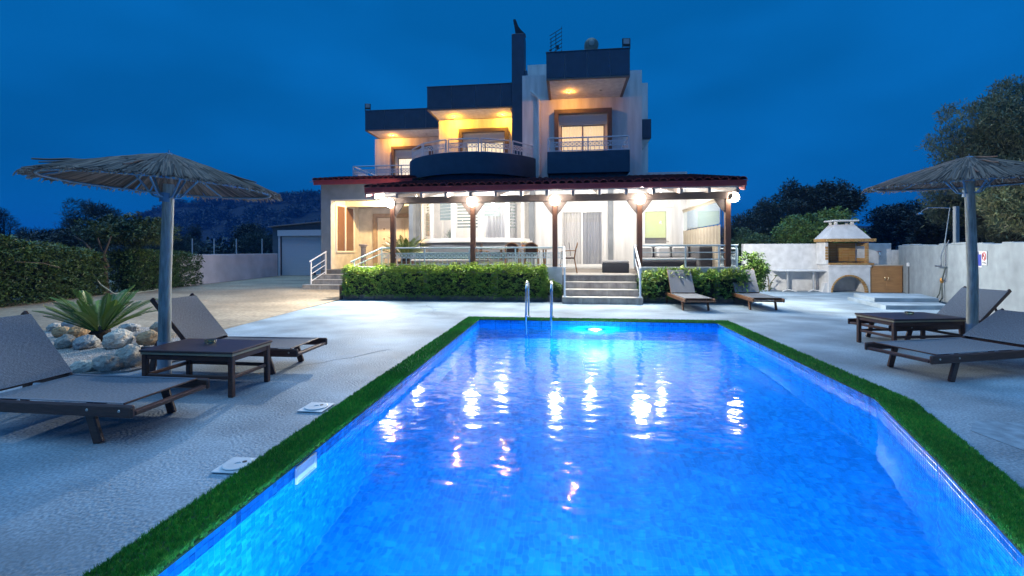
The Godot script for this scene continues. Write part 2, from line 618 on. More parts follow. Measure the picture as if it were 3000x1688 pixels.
	for i in n:
		var j := (i + 1) % n
		var ln: float = (inn[i].distance_to(inn[j]) + o[i].distance_to(o[j])) * 0.5
		var near: float = minf(-inn[i].y, -inn[j].y)
		var dens := 9000.0
		for k in int(ln * 0.295 * dens):
			var u := rng.randf()
			var w := rng.randf()
			var pa: Vector2 = inn[i].lerp(inn[j], u)
			var pb: Vector2 = o[i].lerp(o[j], u)
			var pp := pa.lerp(pb, w)
			if -pp.y > 5.0 and rng.randf() < 0.55:
				continue
			xf.append(Transform3D(Basis(Vector3.UP, rf(0, TAU)).scaled(Vector3.ONE * rf(0.8, 1.35)), Vector3(pp.x, 0.015, pp.y)))
			var kk := rf(0.6, 1.3) * (1.0 + 0.45 * fld.get_noise_3d(pp.x * 1.5, 7.0, pp.y * 1.5))
			tint.append(Color(0.06 * kk, 0.34 * kk, 0.04 * kk) if rng.randf() < 0.8 else Color(0.19 * kk, 0.44 * kk, 0.06 * kk))
	many(te, "turf_blades", tuft, mat(1, 1, 1, 0.7, {"tint": true}), xf, tint)
	# lamps under water
	var lm := mat(1, 1, 1, 0.2, {"emit": Color(0.75, 0.92, 1.0), "power": 6.0})
	for q in [[Vector3(0.54, -0.42, -9.045), 0.0, "round underwater lamp glowing on the far pool wall"], [Vector3(0.2, -0.5, -0.705), PI, "round underwater lamp on the pool wall nearest the camera"]]:
		var l := thing("pool_lamp", q[2], "pool light", q[0], q[1], "lamps in the pool walls")
		part(l, "rim", MB.new().lathe([Vector2(0.10, 0), Vector2(0.14, 0.0), Vector2(0.14, 0.02), Vector2(0.10, 0.035), Vector2(0.10, 0)], 24), mat(0.8, 0.8, 0.8, 0.4), Vector3(), Vector3(PI / 2, 0, 0))
		part(l, "lens", MB.new().lathe([Vector2(0.10, 0.0), Vector2(0.10, 0.03), Vector2(0.085, 0.06), Vector2(0.05, 0.082), Vector2(0.0, 0.09)], 24), lm, Vector3(), Vector3(PI / 2, 0, 0))
	omni(Vector3(0.54, -0.42, -8.985), 11.0, Color(0.8, 0.93, 1.0), 0.06, "pool_lamp_light")
	omni(Vector3(0.2, -0.5, -0.765), 14.0, Color(0.8, 0.93, 1.0), 0.06, "pool_lamp_light")
	# ladder
	var steel := mat(0.62, 0.64, 0.66, 0.18, {"metal": 1.0})
	var ld := thing("pool_ladder", "stainless steel pool ladder with two hooped handrails on far pool edge", "pool ladder", Vector3(-0.56, 0, -9.1))
	for sx in [-0.245, 0.245]:
		var pts := [Vector3(sx, 0.0, -0.42), Vector3(sx, 0.55, -0.42)]
		for k in 9:
			var a := PI - PI * k / 8.0
			pts.append(Vector3(sx, 0.58 + 0.19 * sin(a), -0.115 + 0.30 * cos(a)))
		pts += [Vector3(sx, 0.3, 0.19), Vector3(sx, -0.2, 0.17), Vector3(sx, -1.0, 0.13)]
		part(ld, "handrail", MB.new().tube(pts, 0.021, 10), steel)
		part(ld, "flange", MB.new().lathe([Vector2(0.05, 0), Vector2(0.05, 0.012), Vector2(0.022, 0.03)], 14), steel, Vector3(sx, 0.002, -0.42))
	for k in 4:
		part(ld, "rung", MB.new().box(Vector3(0, -0.16 - k * 0.24, 0.16 - 0.02 * k), Vector3(0.49, 0.03, 0.07), 0.008), steel)
	# skimmer lids in the deck, skimmer mouth in the wall
	var wp := mat(0.74, 0.76, 0.78, 0.45, {"tex": T.soft})
	var lids := [[Vector3(-2.13, 0.004, -2.72), 0.21, "white square skimmer lid nearest the camera, half under the turf edging"], [Vector3(-2.22, 0.004, -3.81), 0.23, "white square skimmer lid beside the turf edging, near the wooden table"]]
	for q in lids:
		var o2 := thing("skimmer_cover", q[2], "skimmer lid", q[0], rf(-0.05, 0.05), "skimmer lids in the deck")
		var s: float = q[1]
		part(o2, "frame", MB.new().box(Vector3(0, 0.006, 0), Vector3(s, 0.008, s), 0.003), wp)
		part(o2, "lid", MB.new().lathe([Vector2(s * 0.42, 0.012), Vector2(s * 0.42, 0.017), Vector2(s * 0.39, 0.019), Vector2(s * 0.09, 0.019), Vector2(s * 0.085, 0.014), Vector2(0, 0.014)], 28), wp)
		part(o2, "finger_hole", MB.new().lathe([Vector2(s * 0.07, 0.0145), Vector2(s * 0.07, 0.0205), Vector2(0, 0.0205)], 12), mat(0.02, 0.02, 0.025, 0.6), Vector3(s * 0.15, 0, -s * 0.12))
	var sk := thing("skimmer_mouth", "white plastic skimmer mouth at the waterline of the left pool wall", "skimmer", Vector3(-1.772, -0.1, -2.9), PI / 2)
	for q in [[0, 0.075, 0.24, 0.016], [0, -0.075, 0.24, 0.016], [-0.112, 0, 0.016, 0.134], [0.112, 0, 0.016, 0.134]]:
		part(sk, "frame", MB.new().box(Vector3(q[0], q[1], 0.008), Vector3(q[2], q[3], 0.016), 0.003), wp)
	part(sk, "flap", MB.new().box(Vector3(0, 0, 0.004), Vector3(0.208, 0.134, 0.006)), wp)

# ---------------------------------------------------------------- railings
var rail_meshes := {}
func railing(o: Node3D, p: Vector3, q: Vector3, h: float, m: Material, posts := [0.0, 1.0], ornate := true, band := 0.135) -> void:
	# p, q: foot of the railing; h its height. Top rail, second rail, band of crossed diamonds, balusters
	var l := p.distance_to(q)
	var d := (q - p) / l
	var turn := atan2(-d.z, d.x)
	part(o, "top_rail", MB.new().tube([p + Vector3.UP * h, q + Vector3.UP * h], 0.024, 8), m)
	for t in posts:
		part(o, "post", MB.new().box(p.lerp(q, t) + Vector3.UP * h * 0.5, Vector3(0.04, h, 0.04), 0.006, Basis(Vector3.UP, turn)), m)
	if not ornate:
		for k in [0.36, 0.68]:
			part(o, "bar", MB.new().tube([p + Vector3.UP * h * k, q + Vector3.UP * h * k], 0.014, 6), m)
		return
	var y2 := h - 0.30 * h
	var y3 := y2 - band
	for y in [y2, y3, 0.03]:
		part(o, "bar", MB.new().beam(p + Vector3.UP * y, q + Vector3.UP * y, 0.02, 0.026, 0.003), m)
	var c := maxi(1, roundi(l / band))
	var w := l / c
	var key := "%.3f %.3f %.3f" % [w, band, y3]
	if not rail_meshes.has(key):
		var x := MB.new()
		x.beam(Vector3(-w * 0.46, -band * 0.44, 0), Vector3(w * 0.46, band * 0.44, 0), 0.014, 0.012)
		x.beam(Vector3(-w * 0.46, band * 0.44, 0), Vector3(w * 0.46, -band * 0.44, 0.001), 0.014, 0.012)
		var r := []
		for k in 11:
			r.append(Vector3(cos(TAU * k / 10) * 0.03, sin(TAU * k / 10) * 0.03, 0.002))
		x.tube(r, 0.006, 5, false)
		rail_meshes[key] = [x.mesh(), MB.new().box(Vector3(0, (y3 + 0.04) * 0.5, 0), Vector3(0.018, y3 - 0.03, 0.014)).mesh(), MB.new().box(Vector3(), Vector3(0.016, band, 0.012)).mesh()]
	for i in c:
		var at := p + d * w * (i + 0.5)
		part(o, "cross_ornament", rail_meshes[key][0], m, at + Vector3.UP * (y2 - band * 0.5), Vector3(0, turn, 0))
		part(o, "baluster", rail_meshes[key][1], m, at, Vector3(0, turn, 0))
		if i:
			part(o, "divider", rail_meshes[key][2], m, p + d * w * i + Vector3.UP * (y2 - band * 0.5), Vector3(0, turn, 0))

func terrace() -> void:
	var render := mat(0.50, 0.54, 0.58, 0.85, {"tex": T.soft, "world": true, "scale": Vector3.ONE * 0.6, "bump": T.bumpfine, "depth": 0.15})
	M.render = render
	var stone := mat(0.36, 0.315, 0.27, 0.6, {"tex": T.blotch, "world": true, "scale": Vector3.ONE * 0.9, "tex2": T.fine, "scale2": Vector3.ONE * 2.0})
	M.stone = stone
	var light := mat(0.62, 0.575, 0.52, 0.5, {"tex": T.soft, "world": true, "scale": Vector3.ONE})
	var t := Node3D.new()
	t.name = "terrace"
	t.set_meta("kind", "structure")
	add_child(t)
	part(t, "slab", MB.new().bx(-6.5, 4.5, 0.0, 0.71, -17.5, -12.87), stone)
	part(t, "front_wall", MB.new().bx(-6.5, -0.13, 0.0, 0.94, -12.868, -12.74, 0.008), render)
	part(t, "front_wall", MB.new().bx(1.93, 4.55, 0.0, 0.94, -12.868, -12.70, 0.008), render)
	part(t, "end_wall", MB.new().bx(4.502, 4.62, 0.0, 0.93, -17.5, -12.872, 0.008), render)
	part(t, "entrance_slab", MB.new().bx(-9.38, -6.503, 0.0, 0.70, -19.0, -16.44), stone)
	# terrace floor tiles, as far as they can be told apart
	var tl := MB.new().box(Vector3(0, 0.003, 0), Vector3(0.392, 0.006, 0.392), 0.0015).mesh()
	for k in 3:
		for i in 5:
			part(t, "tile", tl, light, Vector3(0.08 + i * 0.4, 0.71, -13.1 - 0.4 * k))
	# front steps
	var s := Node3D.new()
	s.name = "front_steps"
	s.set_meta("kind", "structure")
	add_child(s)
	var nose := mat(0.60, 0.55, 0.49, 0.5, {"tex": T.soft, "world": true})
	var rt := []
	for k in 4:
		rt.append(mat(0.44 + 0.03 * k, 0.39 + 0.026 * k, 0.345 + 0.022 * k, 0.55, {"tex": T.blotch, "world": true, "scale": Vector3(1.4, 0.7, 1)}))
	for k in 4:
		var z := -11.97 - 0.3 * k
		var y := 0.1775 * (k + 1)
		var x0 := -0.13 if k == 0 else -0.06
		var x1 := 1.93 if k == 0 else 1.86
		part(s, "step_core", MB.new().bx(x0, x1, 0.0, y - 0.022, -12.872, z - 0.012), stone)
		part(s, "tread", MB.new().bx(x0, x1, y - 0.02, y, z - 0.36 if k < 3 else -12.9, z + 0.012, 0.004), nose)
		for i in 5:
			var w := (x1 - x0) / 5.0
			part(s, "riser_tile", MB.new().bx(x0 + w * i + 0.002, x0 + w * (i + 1) - 0.002, y - 0.176, y - 0.022, z - 0.011, z), rt[(i * 3 + k) % 4])
	# side steps of the entrance
	s = Node3D.new()
	s.name = "entrance_steps"
	s.set_meta("kind", "structure")
	add_child(s)
	for k in 4:
		var z := -15.6 - 0.28 * k
		var y := 0.1775 * (k + 1) - 0.01
		var x0: float = [-9.62, -9.5, -9.4, -9.3][k]
		part(s, "step_core", MB.new().bx(x0, -6.53, 0.0, y - 0.022, -16.43, z - 0.012), stone)
		part(s, "tread", MB.new().bx(x0, -6.53, y - 0.02, y, z - 0.3, z + 0.012, 0.004), nose)
		for i in 8:
			var w := (-6.53 - x0) / 8.0
			part(s, "riser_tile", MB.new().bx(x0 + w * i + 0.002, x0 + w * (i + 1) - 0.002, y - 0.176, y - 0.022, z - 0.011, z), rt[(i * 3 + k) % 4])
	# kerb of grey blocks along the planting bed
	var kb := mat(0.21, 0.20, 0.195, 0.85, {"tex": T.blotch, "world": true, "scale": Vector3.ONE * 1.1, "bump": T.bumpfine, "depth": 0.4})
	for q in [[-6.42, -0.16, 13], [1.96, 4.75, 6]]:
		var k := thing("planter_kerb", "long low kerb of grey blocks under the clipped hedge" if q[2] == 13 else "short low kerb of grey blocks behind the two brown sun loungers", "kerb", Vector3(q[0], 0, -12.42))
		var w: float = (q[1] - q[0]) / q[2]
		var off := 0.0
		for i in q[2]:
			part(k, "block", MB.new().box(Vector3(w * (i + 0.5), 0.10, -0.05), Vector3(w - 0.008, 0.2 + rf(-0.008, 0.008), 0.1), 0.01), kb, Vector3(0, 0, rf(-0.006, 0.006)))
	var soil := MB.new()
	soil.bx(-6.40, -0.17, 0.0, 0.15, -12.738, -12.525)
	soil.bx(1.97, 4.74, 0.0, 0.15, -12.698, -12.525)
	struct("planting_soil", soil, mat(0.05, 0.035, 0.02, 0.95, {"tex": T.fine}))
	var ep := thing("planter_end", "short brown wooden end board closing the long planter", "planter end", Vector3(-6.47, 0, -12.6))
	part(ep, "board", MB.new().bx(-0.045, 0.045, 0, 0.42, -0.13, 0.2, 0.01), mat(0.10, 0.06, 0.04, 0.7, {"tex": T.grain, "scale": Vector3(3, 0.6, 3)}))
	# railings
	var pale := mat(0.46, 0.55, 0.58, 0.4)
	M.pale = pale
	var r := thing("terrace_railing", "pale grey metal railing of crossed diamonds above the long clipped hedge", "railing", Vector3(0, 0.94, -12.79))
	railing(r, Vector3(-5.4, 0.03, 0), Vector3(-0.1, 0.03, 0), 0.51, pale, [0.0, 0.245, 0.495, 0.745], true, 0.135)
	part(r, "end_post", MB.new().box(Vector3(-0.085, 0.25, 0), Vector3(0.075, 0.6, 0.075), 0.01), mat(0.7, 0.72, 0.74, 0.4))
	part(r, "sloping_rail", MB.new().tube([Vector3(-5.4, 0.54, 0), Vector3(-6.35, 0.13, 0)], 0.024, 8), pale)
	part(r, "sloping_bar", MB.new().tube([Vector3(-5.4, 0.38, 0), Vector3(-6.3, -0.01, 0)], 0.016, 8), pale)
	part(r, "post", MB.new().box(Vector3(-6.25, 0.05, 0), Vector3(0.04, 0.24, 0.04), 0.006), pale)
	r = thing("terrace_railing", "grey three bar metal railing in front of the wicker sofa", "railing", Vector3(0, 0.94, -12.78))
	railing(r, Vector3(1.83, 0.0, 0), Vector3(4.53, 0.0, 0), 0.58, pale, [0.0, 0.5, 0.82, 0.985], false)
	var stair := mat(0.66, 0.70, 0.74, 0.35)
	var h := thing("step_handrail", "white handrail sloping down the right side of the front steps", "handrail", Vector3(1.865, 0, -12.0))
	part(h, "rail", MB.new().tube([Vector3(-0.02, 1.53, -0.78), Vector3(0, 0.97, 0.0), Vector3(0, 0.92, 0.03)], 0.026, 8), stair)
	part(h, "bar", MB.new().tube([Vector3(-0.02, 1.16, -0.78), Vector3(0, 0.62, 0.0)], 0.016, 8), stair)
	part(h, "post", MB.new().box(Vector3(0, 0.57, -0.02), Vector3(0.05, 0.79, 0.05), 0.008), stair)
	part(h, "base_plate", MB.new().box(Vector3(0, 0.187, -0.02), Vector3(0.1, 0.02, 0.1), 0.005), stair)
	h = thing("step_handrail", "white newel post and handrail on the left side of the front steps", "handrail", Vector3(-0.065, 0, -12.0))
	part(h, "rail", MB.new().tube([Vector3(-0.02, 1.5, -0.74), Vector3(0, 1.0, 0.0), Vector3(0, 0.95, 0.03)], 0.026, 8), stair)
	part(h, "post", MB.new().box(Vector3(0, 0.59, -0.02), Vector3(0.05, 0.83, 0.05), 0.008), stair)
	part(h, "base_plate", MB.new().box(Vector3(0, 0.187, -0.02), Vector3(0.1, 0.02, 0.1), 0.005), stair)
	h = thing("step_handrail", "white four bar handrail beside the entrance steps, near the garage", "handrail", Vector3(-9.36, 0, -15.8))
	var a := Vector3(0, 0.18, 0.06)
	var b := Vector3(0.08, 0.52, -0.42)
	b.x = 0.3
	for k in [0.86, 0.56, 0.36, 0.1]:
		part(h, "rail" if k > 0.8 else "bar", MB.new().tube([a + Vector3(-0.05 if k > 0.8 else 0.0, k - (0.03 if k > 0.8 else 0.0), 0.02), b + Vector3(0.03 if k > 0.8 else 0.0, k, 0)], 0.027 if k > 0.8 else 0.015, 8), mat(0.75, 0.74, 0.76, 0.35))
	for q in [a, b]:
		part(h, "post", MB.new().box(q + Vector3(0, 0.42, 0), Vector3(0.045, 0.84, 0.045), 0.008), mat(0.75, 0.74, 0.76, 0.35))

var M := {}

func frame(o: Node3D, called: String, x0: float, x1: float, y0: float, y1: float, z: float, w: float, d: float, m: Material) -> void:
	# a door or window surround of three boards, standing d proud of z
	part(o, called, MB.new().bx(x0, x0 + w, y0, y1 - w, z, z + d, 0.006), m)
	part(o, called, MB.new().bx(x1 - w, x1, y0, y1 - w, z, z + d, 0.006), m)
	part(o, called, MB.new().bx(x0, x1, y1 - w + 0.001, y1, z, z + d, 0.006), m)

func curtain_mesh(x0: float, x1: float, y0: float, y1: float, z: float, wave := 0.11, amp := 0.03) -> MB:
	var m := MB.new()
	var c := int((x1 - x0) / 0.018)
	var pz := func(x: float) -> float: return z + amp * (sin(TAU * x / wave + 2.0 * sin(x * 7.0)) + 0.4 * sin(TAU * x / (wave * 2.7)))
	for i in c:
		var a := lerpf(x0, x1, float(i) / c)
		var b := lerpf(x0, x1, float(i + 1) / c)
		m.quad(Vector3(a, y0, pz.call(a)), Vector3(b, y0, pz.call(b)), Vector3(b, y1, pz.call(b)), Vector3(a, y1, pz.call(a)))
	return m

func balcony_door(o: Node3D, x0: float, x1: float, y0: float, y1: float, z: float, glow: float, warm: Color) -> void:
	# recessed sliding door in a hole of the wall skin at z: shutter box, frame, two sashes, lit curtain
	var fm: Material = M.pvc
	var w := Node3D.new()
	w.name = "balcony_door"
	o.add_child(w, true)
	part(w, "shutter_box", MB.new().bx(x0, x1, y1 - 0.26, y1, z - 0.3, z - 0.13, 0.006), fm)
	var top := y1 - 0.265
	for q in [[x0, x0 + 0.07, y0, top], [x1 - 0.07, x1, y0, top], [x0 + 0.071, x1 - 0.071, top - 0.07, top], [x0 + 0.071, x1 - 0.071, y0, y0 + 0.06]]:
		part(w, "frame", MB.new().bx(q[0], q[1], q[2], q[3], z - 0.27, z - 0.17, 0.006), fm)
	var mid := (x0 + x1) * 0.5
	for q in [[x0 + 0.072, mid + 0.03, -0.222], [mid - 0.03, x1 - 0.072, -0.245]]:
		for e in [[q[0], q[0] + 0.05, y0 + 0.062, top - 0.072], [q[1] - 0.05, q[1], y0 + 0.062, top - 0.072], [q[0] + 0.051, q[1] - 0.051, y0 + 0.062, y0 + 0.12], [q[0] + 0.051, q[1] - 0.051, top - 0.125, top - 0.072]]:
			part(w, "sash", MB.new().bx(e[0], e[1], e[2], e[3], z + q[2] - 0.011, z + q[2] + 0.011, 0.003), M.sash)
		part(w, "pane", MB.new().bx(q[0] + 0.05, q[1] - 0.05, y0 + 0.12, top - 0.125, z + q[2] - 0.003, z + q[2] + 0.003), M.pane)
	part(w, "lit_window_curtain", curtain_mesh(x0 + 0.02, x1 - 0.02, y0, top, z - 0.33, 0.13, 0.014), mat(0.8, 0.78, 0.7, 0.9, {"emit": warm, "power": glow}))

func canopy(o: Node3D, x0: float, x1: float, zf: float, zb: float, seams: Array, top: float) -> void:
	# flat roof box with a dark boarded parapet; soffit white, set up inside a dark lip
	var s := 7.16
	var xs := [x0] + seams + [x1]
	part(o, "roof", MB.new().bx(x0 + 0.03, x1 - 0.03, s + 0.05, top - 0.012, zb, zf - 0.022), M.white)
	part(o, "soffit", MB.new().bx(x0 + 0.1, x1 - 0.1, s + 0.02, s + 0.045, zb, zf - 0.12), M.white)
	for i in xs.size() - 1:
		part(o, "fascia_panel", MB.new().bx(xs[i] + 0.005, xs[i + 1] - 0.005, s + 0.06, top, zf - 0.02, zf, 0.004), M.trim)
	part(o, "fascia_panel", MB.new().bx(x0, x0 + 0.02, s + 0.06, top, zb, zf - 0.022, 0.003), M.trim)
	part(o, "fascia_panel", MB.new().bx(x1 - 0.02, x1, s + 0.06, top, zb, zf - 0.022, 0.003), M.trim)
	for q in [[x0, x1, zf - 0.1, zf - 0.006], [x0 + 0.002, x0 + 0.1, zb, zf - 0.102], [x1 - 0.1, x1 - 0.002, zb, zf - 0.102]]:
		part(o, "lip", MB.new().bx(q[0], q[1], s, s + 0.055, q[2], q[3], 0.004), M.lip)
	part(o, "coping", MB.new().bx(x0 - 0.015, x1 + 0.015, top, top + 0.025, zf - 0.16, zf + 0.015, 0.004), M.trim)

func spot(at: Vector3, lit: bool, label: String, e := 2.6, tone := Color(1.0, 0.66, 0.26)) -> void:
	var l := thing("ceiling_spotlight", label, "ceiling light", at, 0.0, "spotlights under the flat roofs")
	part(l, "ring", MB.new().lathe([Vector2(0.035, 0), Vector2(0.036, -0.012), Vector2(0.055, -0.014), Vector2(0.06, -0.004), Vector2(0.06, 0)], 18), mat(0.5, 0.48, 0.45, 0.4, {"metal": 0.6}))
	if lit:
		part(l, "bulb", MB.new().lathe([Vector2(0.0, -0.045), Vector2(0.022, -0.038), Vector2(0.034, -0.02), Vector2(0.034, -0.001), Vector2(0, 0)], 14), mat(1, 0.8, 0.4, 0.4, {"emit": Color(1.0, 0.74, 0.30), "power": 9.0}))
		omni(at + Vector3(0, -0.02, 0), e, tone, 0.03)
	else:
		part(l, "bulb", MB.new().lathe([Vector2(0.0, -0.03), Vector2(0.034, -0.018), Vector2(0.034, -0.001), Vector2(0, 0)], 14), mat(0.3, 0.3, 0.3, 0.3))

func villa() -> void:
	M.white = mat(0.80, 0.79, 0.775, 0.85, {"tex": T.soft, "world": true, "scale": Vector3(0.8, 0.1, 0.8), "bump": T.bumpfine, "depth": 0.12})
	M.trim = mat(0.03, 0.063, 0.115, 0.55, {"tex": T.soft, "world": true, "scale": Vector3.ONE * 0.5})
	M.lip = mat(0.16, 0.13, 0.12, 0.6)
	M.grey = mat(0.24, 0.26, 0.285, 0.8, {"tex": T.soft, "world": true, "scale": Vector3.ONE * 0.4})
	M.pvc = mat(0.78, 0.77, 0.75, 0.35)
	M.sash = mat(0.42, 0.36, 0.31, 0.4)
	M.brown = mat(0.15, 0.115, 0.09, 0.6, {"tex": T.soft, "world": true})
	M.pane = glass(0.06)
	var v := thing("villa", "white two storey villa with dark flat roof boxes, lit balconies and bay window", "house", Vector3())
	# --- right block, ground and upper floor
	var hr := [-0.30, 1.52, 4.46, 6.56]
	var gd := [-0.32, 1.46, 0.74, 3.02]
	var sd := [2.76, 3.86, 0.72, 2.98]
	part(v, "wall", MB.new().wall(-1.26, 4.42, 0.71, 4.3, -17.5, 0.4, [gd, sd]), M.white)
	part(v, "wall", MB.new().wall(-1.70, 2.80, 4.302, 8.15, -17.5, 0.4, [hr]), M.white)
	part(v, "wall", MB.new().bx(-1.70, 2.80, 4.302, 8.15, -25.0, -17.902), M.white)
	part(v, "wall", MB.new().bx(-1.26, 4.42, 0.0, 4.3, -25.0, -17.902), M.white)
	part(v, "pilaster", MB.new().bx(1.54, 1.72, 0.712, 4.1, -17.498, -17.40, 0.01), M.grey)
	part(v, "pilaster", MB.new().bx(-1.46, -1.24, 0.712, 4.1, -17.6, -17.38, 0.01), M.grey)
	frame(v, "door_surround", -0.47, 1.68, 4.46, 6.72, -17.498, 0.16, 0.22, M.brown)
	balcony_door(v, hr[0], hr[1], hr[2], hr[3], -17.5, 0.78, Color(1.0, 0.86, 0.62))
	part(v, "rear_block", MB.new().bx(-1.70, -0.1, 7.0, 9.57, -25.0, -20.0), M.white)
	part(v, "rear_block", MB.new().bx(2.0, 3.48, 4.2, 8.62, -25.0, -20.2), M.white)
	part(v, "side_canopy", MB.new().bx(2.802, 3.14, 5.58, 6.31, -20.0, -17.52, 0.01), M.trim)
	part(v, "side_canopy_soffit", MB.new().bx(2.802, 3.10, 5.55, 5.578, -19.9, -17.6), M.white)
	canopy(v, -0.68, 2.09, -15.45, -17.498, [-0.06, 0.68, 1.44], 8.10)
	# --- middle block
	var hm := [-4.50, -2.66, 4.46, 6.54]
	part(v, "wall", MB.new().wall(-5.62, -1.702, 4.2, 7.16, -19.6, 0.4, [hm]), M.white)
	part(v, "wall", MB.new().bx(-5.62, -1.702, 4.2, 7.9, -25.0, -20.002), M.white)
	frame(v, "door_surround", -4.68, -2.50, 4.46, 6.70, -19.598, 0.16, 0.22, M.brown)
	balcony_door(v, hm[0], hm[1], hm[2], hm[3], -19.6, 1.0, Color(1.0, 0.9, 0.72))
	canopy(v, -5.70, -2.19, -18.15, -21.5, [-4.68, -3.66, -2.64], 8.12)
	# --- left block
	var hl := [-8.72, -6.9, 4.5, 6.52]
	part(v, "wall", MB.new().wall(-9.80, -5.622, 4.2, 7.16, -22.4, 0.4, [hl]), M.white)
	part(v, "wall", MB.new().bx(-9.80, -5.622, 4.2, 7.9, -27.0, -22.802), M.white)
	frame(v, "door_surround", -8.86, -6.74, 4.5, 6.70, -22.398, 0.15, 0.2, M.brown)
	balcony_door(v, hl[0], hl[1], hl[2], hl[3], -22.4, 1.0, Color(1.0, 0.93, 0.82))
	canopy(v, -9.62, -5.75, -20.85, -25.0, [-8.65, -7.63, -6.61], 8.12)
	# --- chimney
	part(v, "chimney", MB.new().bx(-2.17, -1.66, 4.3, 10.04, -18.75, -18.0, 0.015), M.trim)
	part(v, "chimney_box", MB.new().bx(-1.655, -1.56, 8.15, 8.56, -18.6, -18.02, 0.01), M.trim)
	# --- right balcony
	var rb := Node3D.new()
	rb.name = "balcony"
	v.add_child(rb, true)
	part(rb, "parapet", MB.new().bx(-0.66, 2.08, 4.0, 4.74, -15.56, -15.45, 0.012), M.trim)
	part(rb, "parapet", MB.new().bx(-0.66, -0.55, 4.0, 4.74, -17.498, -15.562, 0.012), M.trim)
	part(rb, "parapet", MB.new().bx(1.97, 2.08, 4.0, 4.74, -17.498, -15.562, 0.012), M.trim)
	part(rb, "floor", MB.new().bx(-0.548, 1.968, 4.1, 4.44, -17.498, -15.562), M.white)
	part(rb, "underside", MB.new().bx(-0.58, 2.0, 3.84, 3.998, -17.498, -15.7), M.grey)
	var rail := mat(0.62, 0.64, 0.70, 0.45)
	var r := thing("balcony_railing", "pale grey ornate railing on the square balcony at right", "railing", Vector3(0, 4.74, 0), 0.0, "balcony railings")
	railing(r, Vector3(-0.63, 0, -15.5), Vector3(2.05, 0, -15.5), 0.46, rail, [0.0, 0.5, 1.0], true, 0.15)
	railing(r, Vector3(-0.63, 0, -15.55), Vector3(-0.63, 0, -17.45), 0.46, rail, [], true, 0.15)
	railing(r, Vector3(2.05, 0, -15.55), Vector3(2.05, 0, -17.45), 0.46, rail, [], true, 0.15)
	# --- round balcony
	var bb := Node3D.new()
	bb.name = "round_balcony"
	v.add_child(bb, true)
	var c := Vector2(-3.70, -18.71)
	var arc := func(rad: float, k: int, cnt: int) -> Vector2:
		var half := asin(2.52 / 2.79)
		var a := lerpf(-half, half, float(k) / cnt)
		return c + Vector2(sin(a), cos(a)) * rad
	var shell := MB.new()
	for k in 36:
		var p0: Vector2 = arc.call(2.79, k, 36)
		var p1: Vector2 = arc.call(2.79, k + 1, 36)
		var q0: Vector2 = arc.call(2.66, k, 36)
		var q1: Vector2 = arc.call(2.66, k + 1, 36)
		var n0 := Vector3(p0.x - c.x, 0, p0.y - c.y).normalized()
		var n1 := Vector3(p1.x - c.x, 0, p1.y - c.y).normalized()
		var lo := 4.16
		var hi := 4.93
		shell.squad(Vector3(p0.x, lo, p0.y), Vector3(p1.x, lo, p1.y), Vector3(p1.x, hi, p1.y), Vector3(p0.x, hi, p0.y), n0, n1, n1, n0)
		shell.squad(Vector3(q1.x, lo, q1.y), Vector3(q0.x, lo, q0.y), Vector3(q0.x, hi, q0.y), Vector3(q1.x, hi, q1.y), -n1, -n0, -n0, -n1)
		shell.quad(Vector3(p0.x, hi, p0.y), Vector3(p1.x, hi, p1.y), Vector3(q1.x, hi, q1.y), Vector3(q0.x, hi, q0.y))
		shell.quad(Vector3(p1.x, lo, p1.y), Vector3(p0.x, lo, p0.y), Vector3(q0.x, lo, q0.y), Vector3(q1.x, lo, q1.y))
	for k in [0, 36]:
		var p0: Vector2 = arc.call(2.79, k, 36)
		var q0: Vector2 = arc.call(2.66, k, 36)
		var e := [Vector3(p0.x, 4.16, p0.y), Vector3(q0.x, 4.16, q0.y), Vector3(q0.x, 4.93, q0.y), Vector3(p0.x, 4.93, p0.y)]
		shell.out(e, Vector3(c.x, 4.5, -17.0))
	part(bb, "parapet", shell, M.trim)
	var poly := PackedVector2Array()
	for k in 25:
		var p: Vector2 = arc.call(2.655, k, 24)
		poly.append(Vector2(p.x, -p.y))
	poly.append(Vector2(-1.45, 19.58)); poly.append(Vector2(-5.95, 19.58))
	var up := Transform3D(Basis(Vector3.RIGHT, Vector3(0, 0, -1), Vector3.UP), Vector3(0, 4.18, 0))
	part(bb, "floor", MB.new().extrude(poly, 0.25, up), M.white)
	poly = PackedVector2Array()
	for k in 25:
		var p: Vector2 = arc.call(2.56, k, 24)
		poly.append(Vector2(p.x, -p.y))
	up.origin.y = 3.9
	part(bb, "underside", MB.new().extrude(poly, 0.255, up), M.trim)
	r = thing("balcony_railing", "pale grey ornate railing curving round the bow shaped balcony", "railing", Vector3(0, 4.93, 0), 0.0, "balcony railings")
	for k in 5:
		var p0: Vector2 = arc.call(2.70, k, 5)
		var p1: Vector2 = arc.call(2.70, k + 1, 5)
		var d := (p1 - p0).normalized() * 0.05
		railing(r, Vector3(p0.x + d.x, 0, p0.y + d.y), Vector3(p1.x - d.x, 0, p1.y - d.y), 0.50, rail, [0.0, 1.0], true, 0.15)
	# --- bay window on the ground floor
	bay(v)
	# --- entrance block at left
	var ent := mat(0.74, 0.70, 0.64, 0.8, {"tex": T.soft, "world": true, "scale": Vector3.ONE * 0.5})
	var gw := MB.new()
	gw.wall(-9.40, -5.75, 0.60, 3.95, -16.5, 0.34, [[-9.0, -5.9, 0.60, 3.35]])
	part(v, "entrance_wall", gw, M.grey)
	part(v, "entrance_lining", MB.new().bx(-9.02, -8.985, 0.70, 3.36, -16.84, -16.49, 0.004), ent)
	part(v, "entrance_lining", MB.new().bx(-8.98, -5.9, 3.335, 3.37, -16.84, -16.49, 0.004), ent)
	part(v, "entrance_side_wall", MB.new().bx(-9.38, -9.0, 0.0, 3.93, -19.3, -16.842), ent)
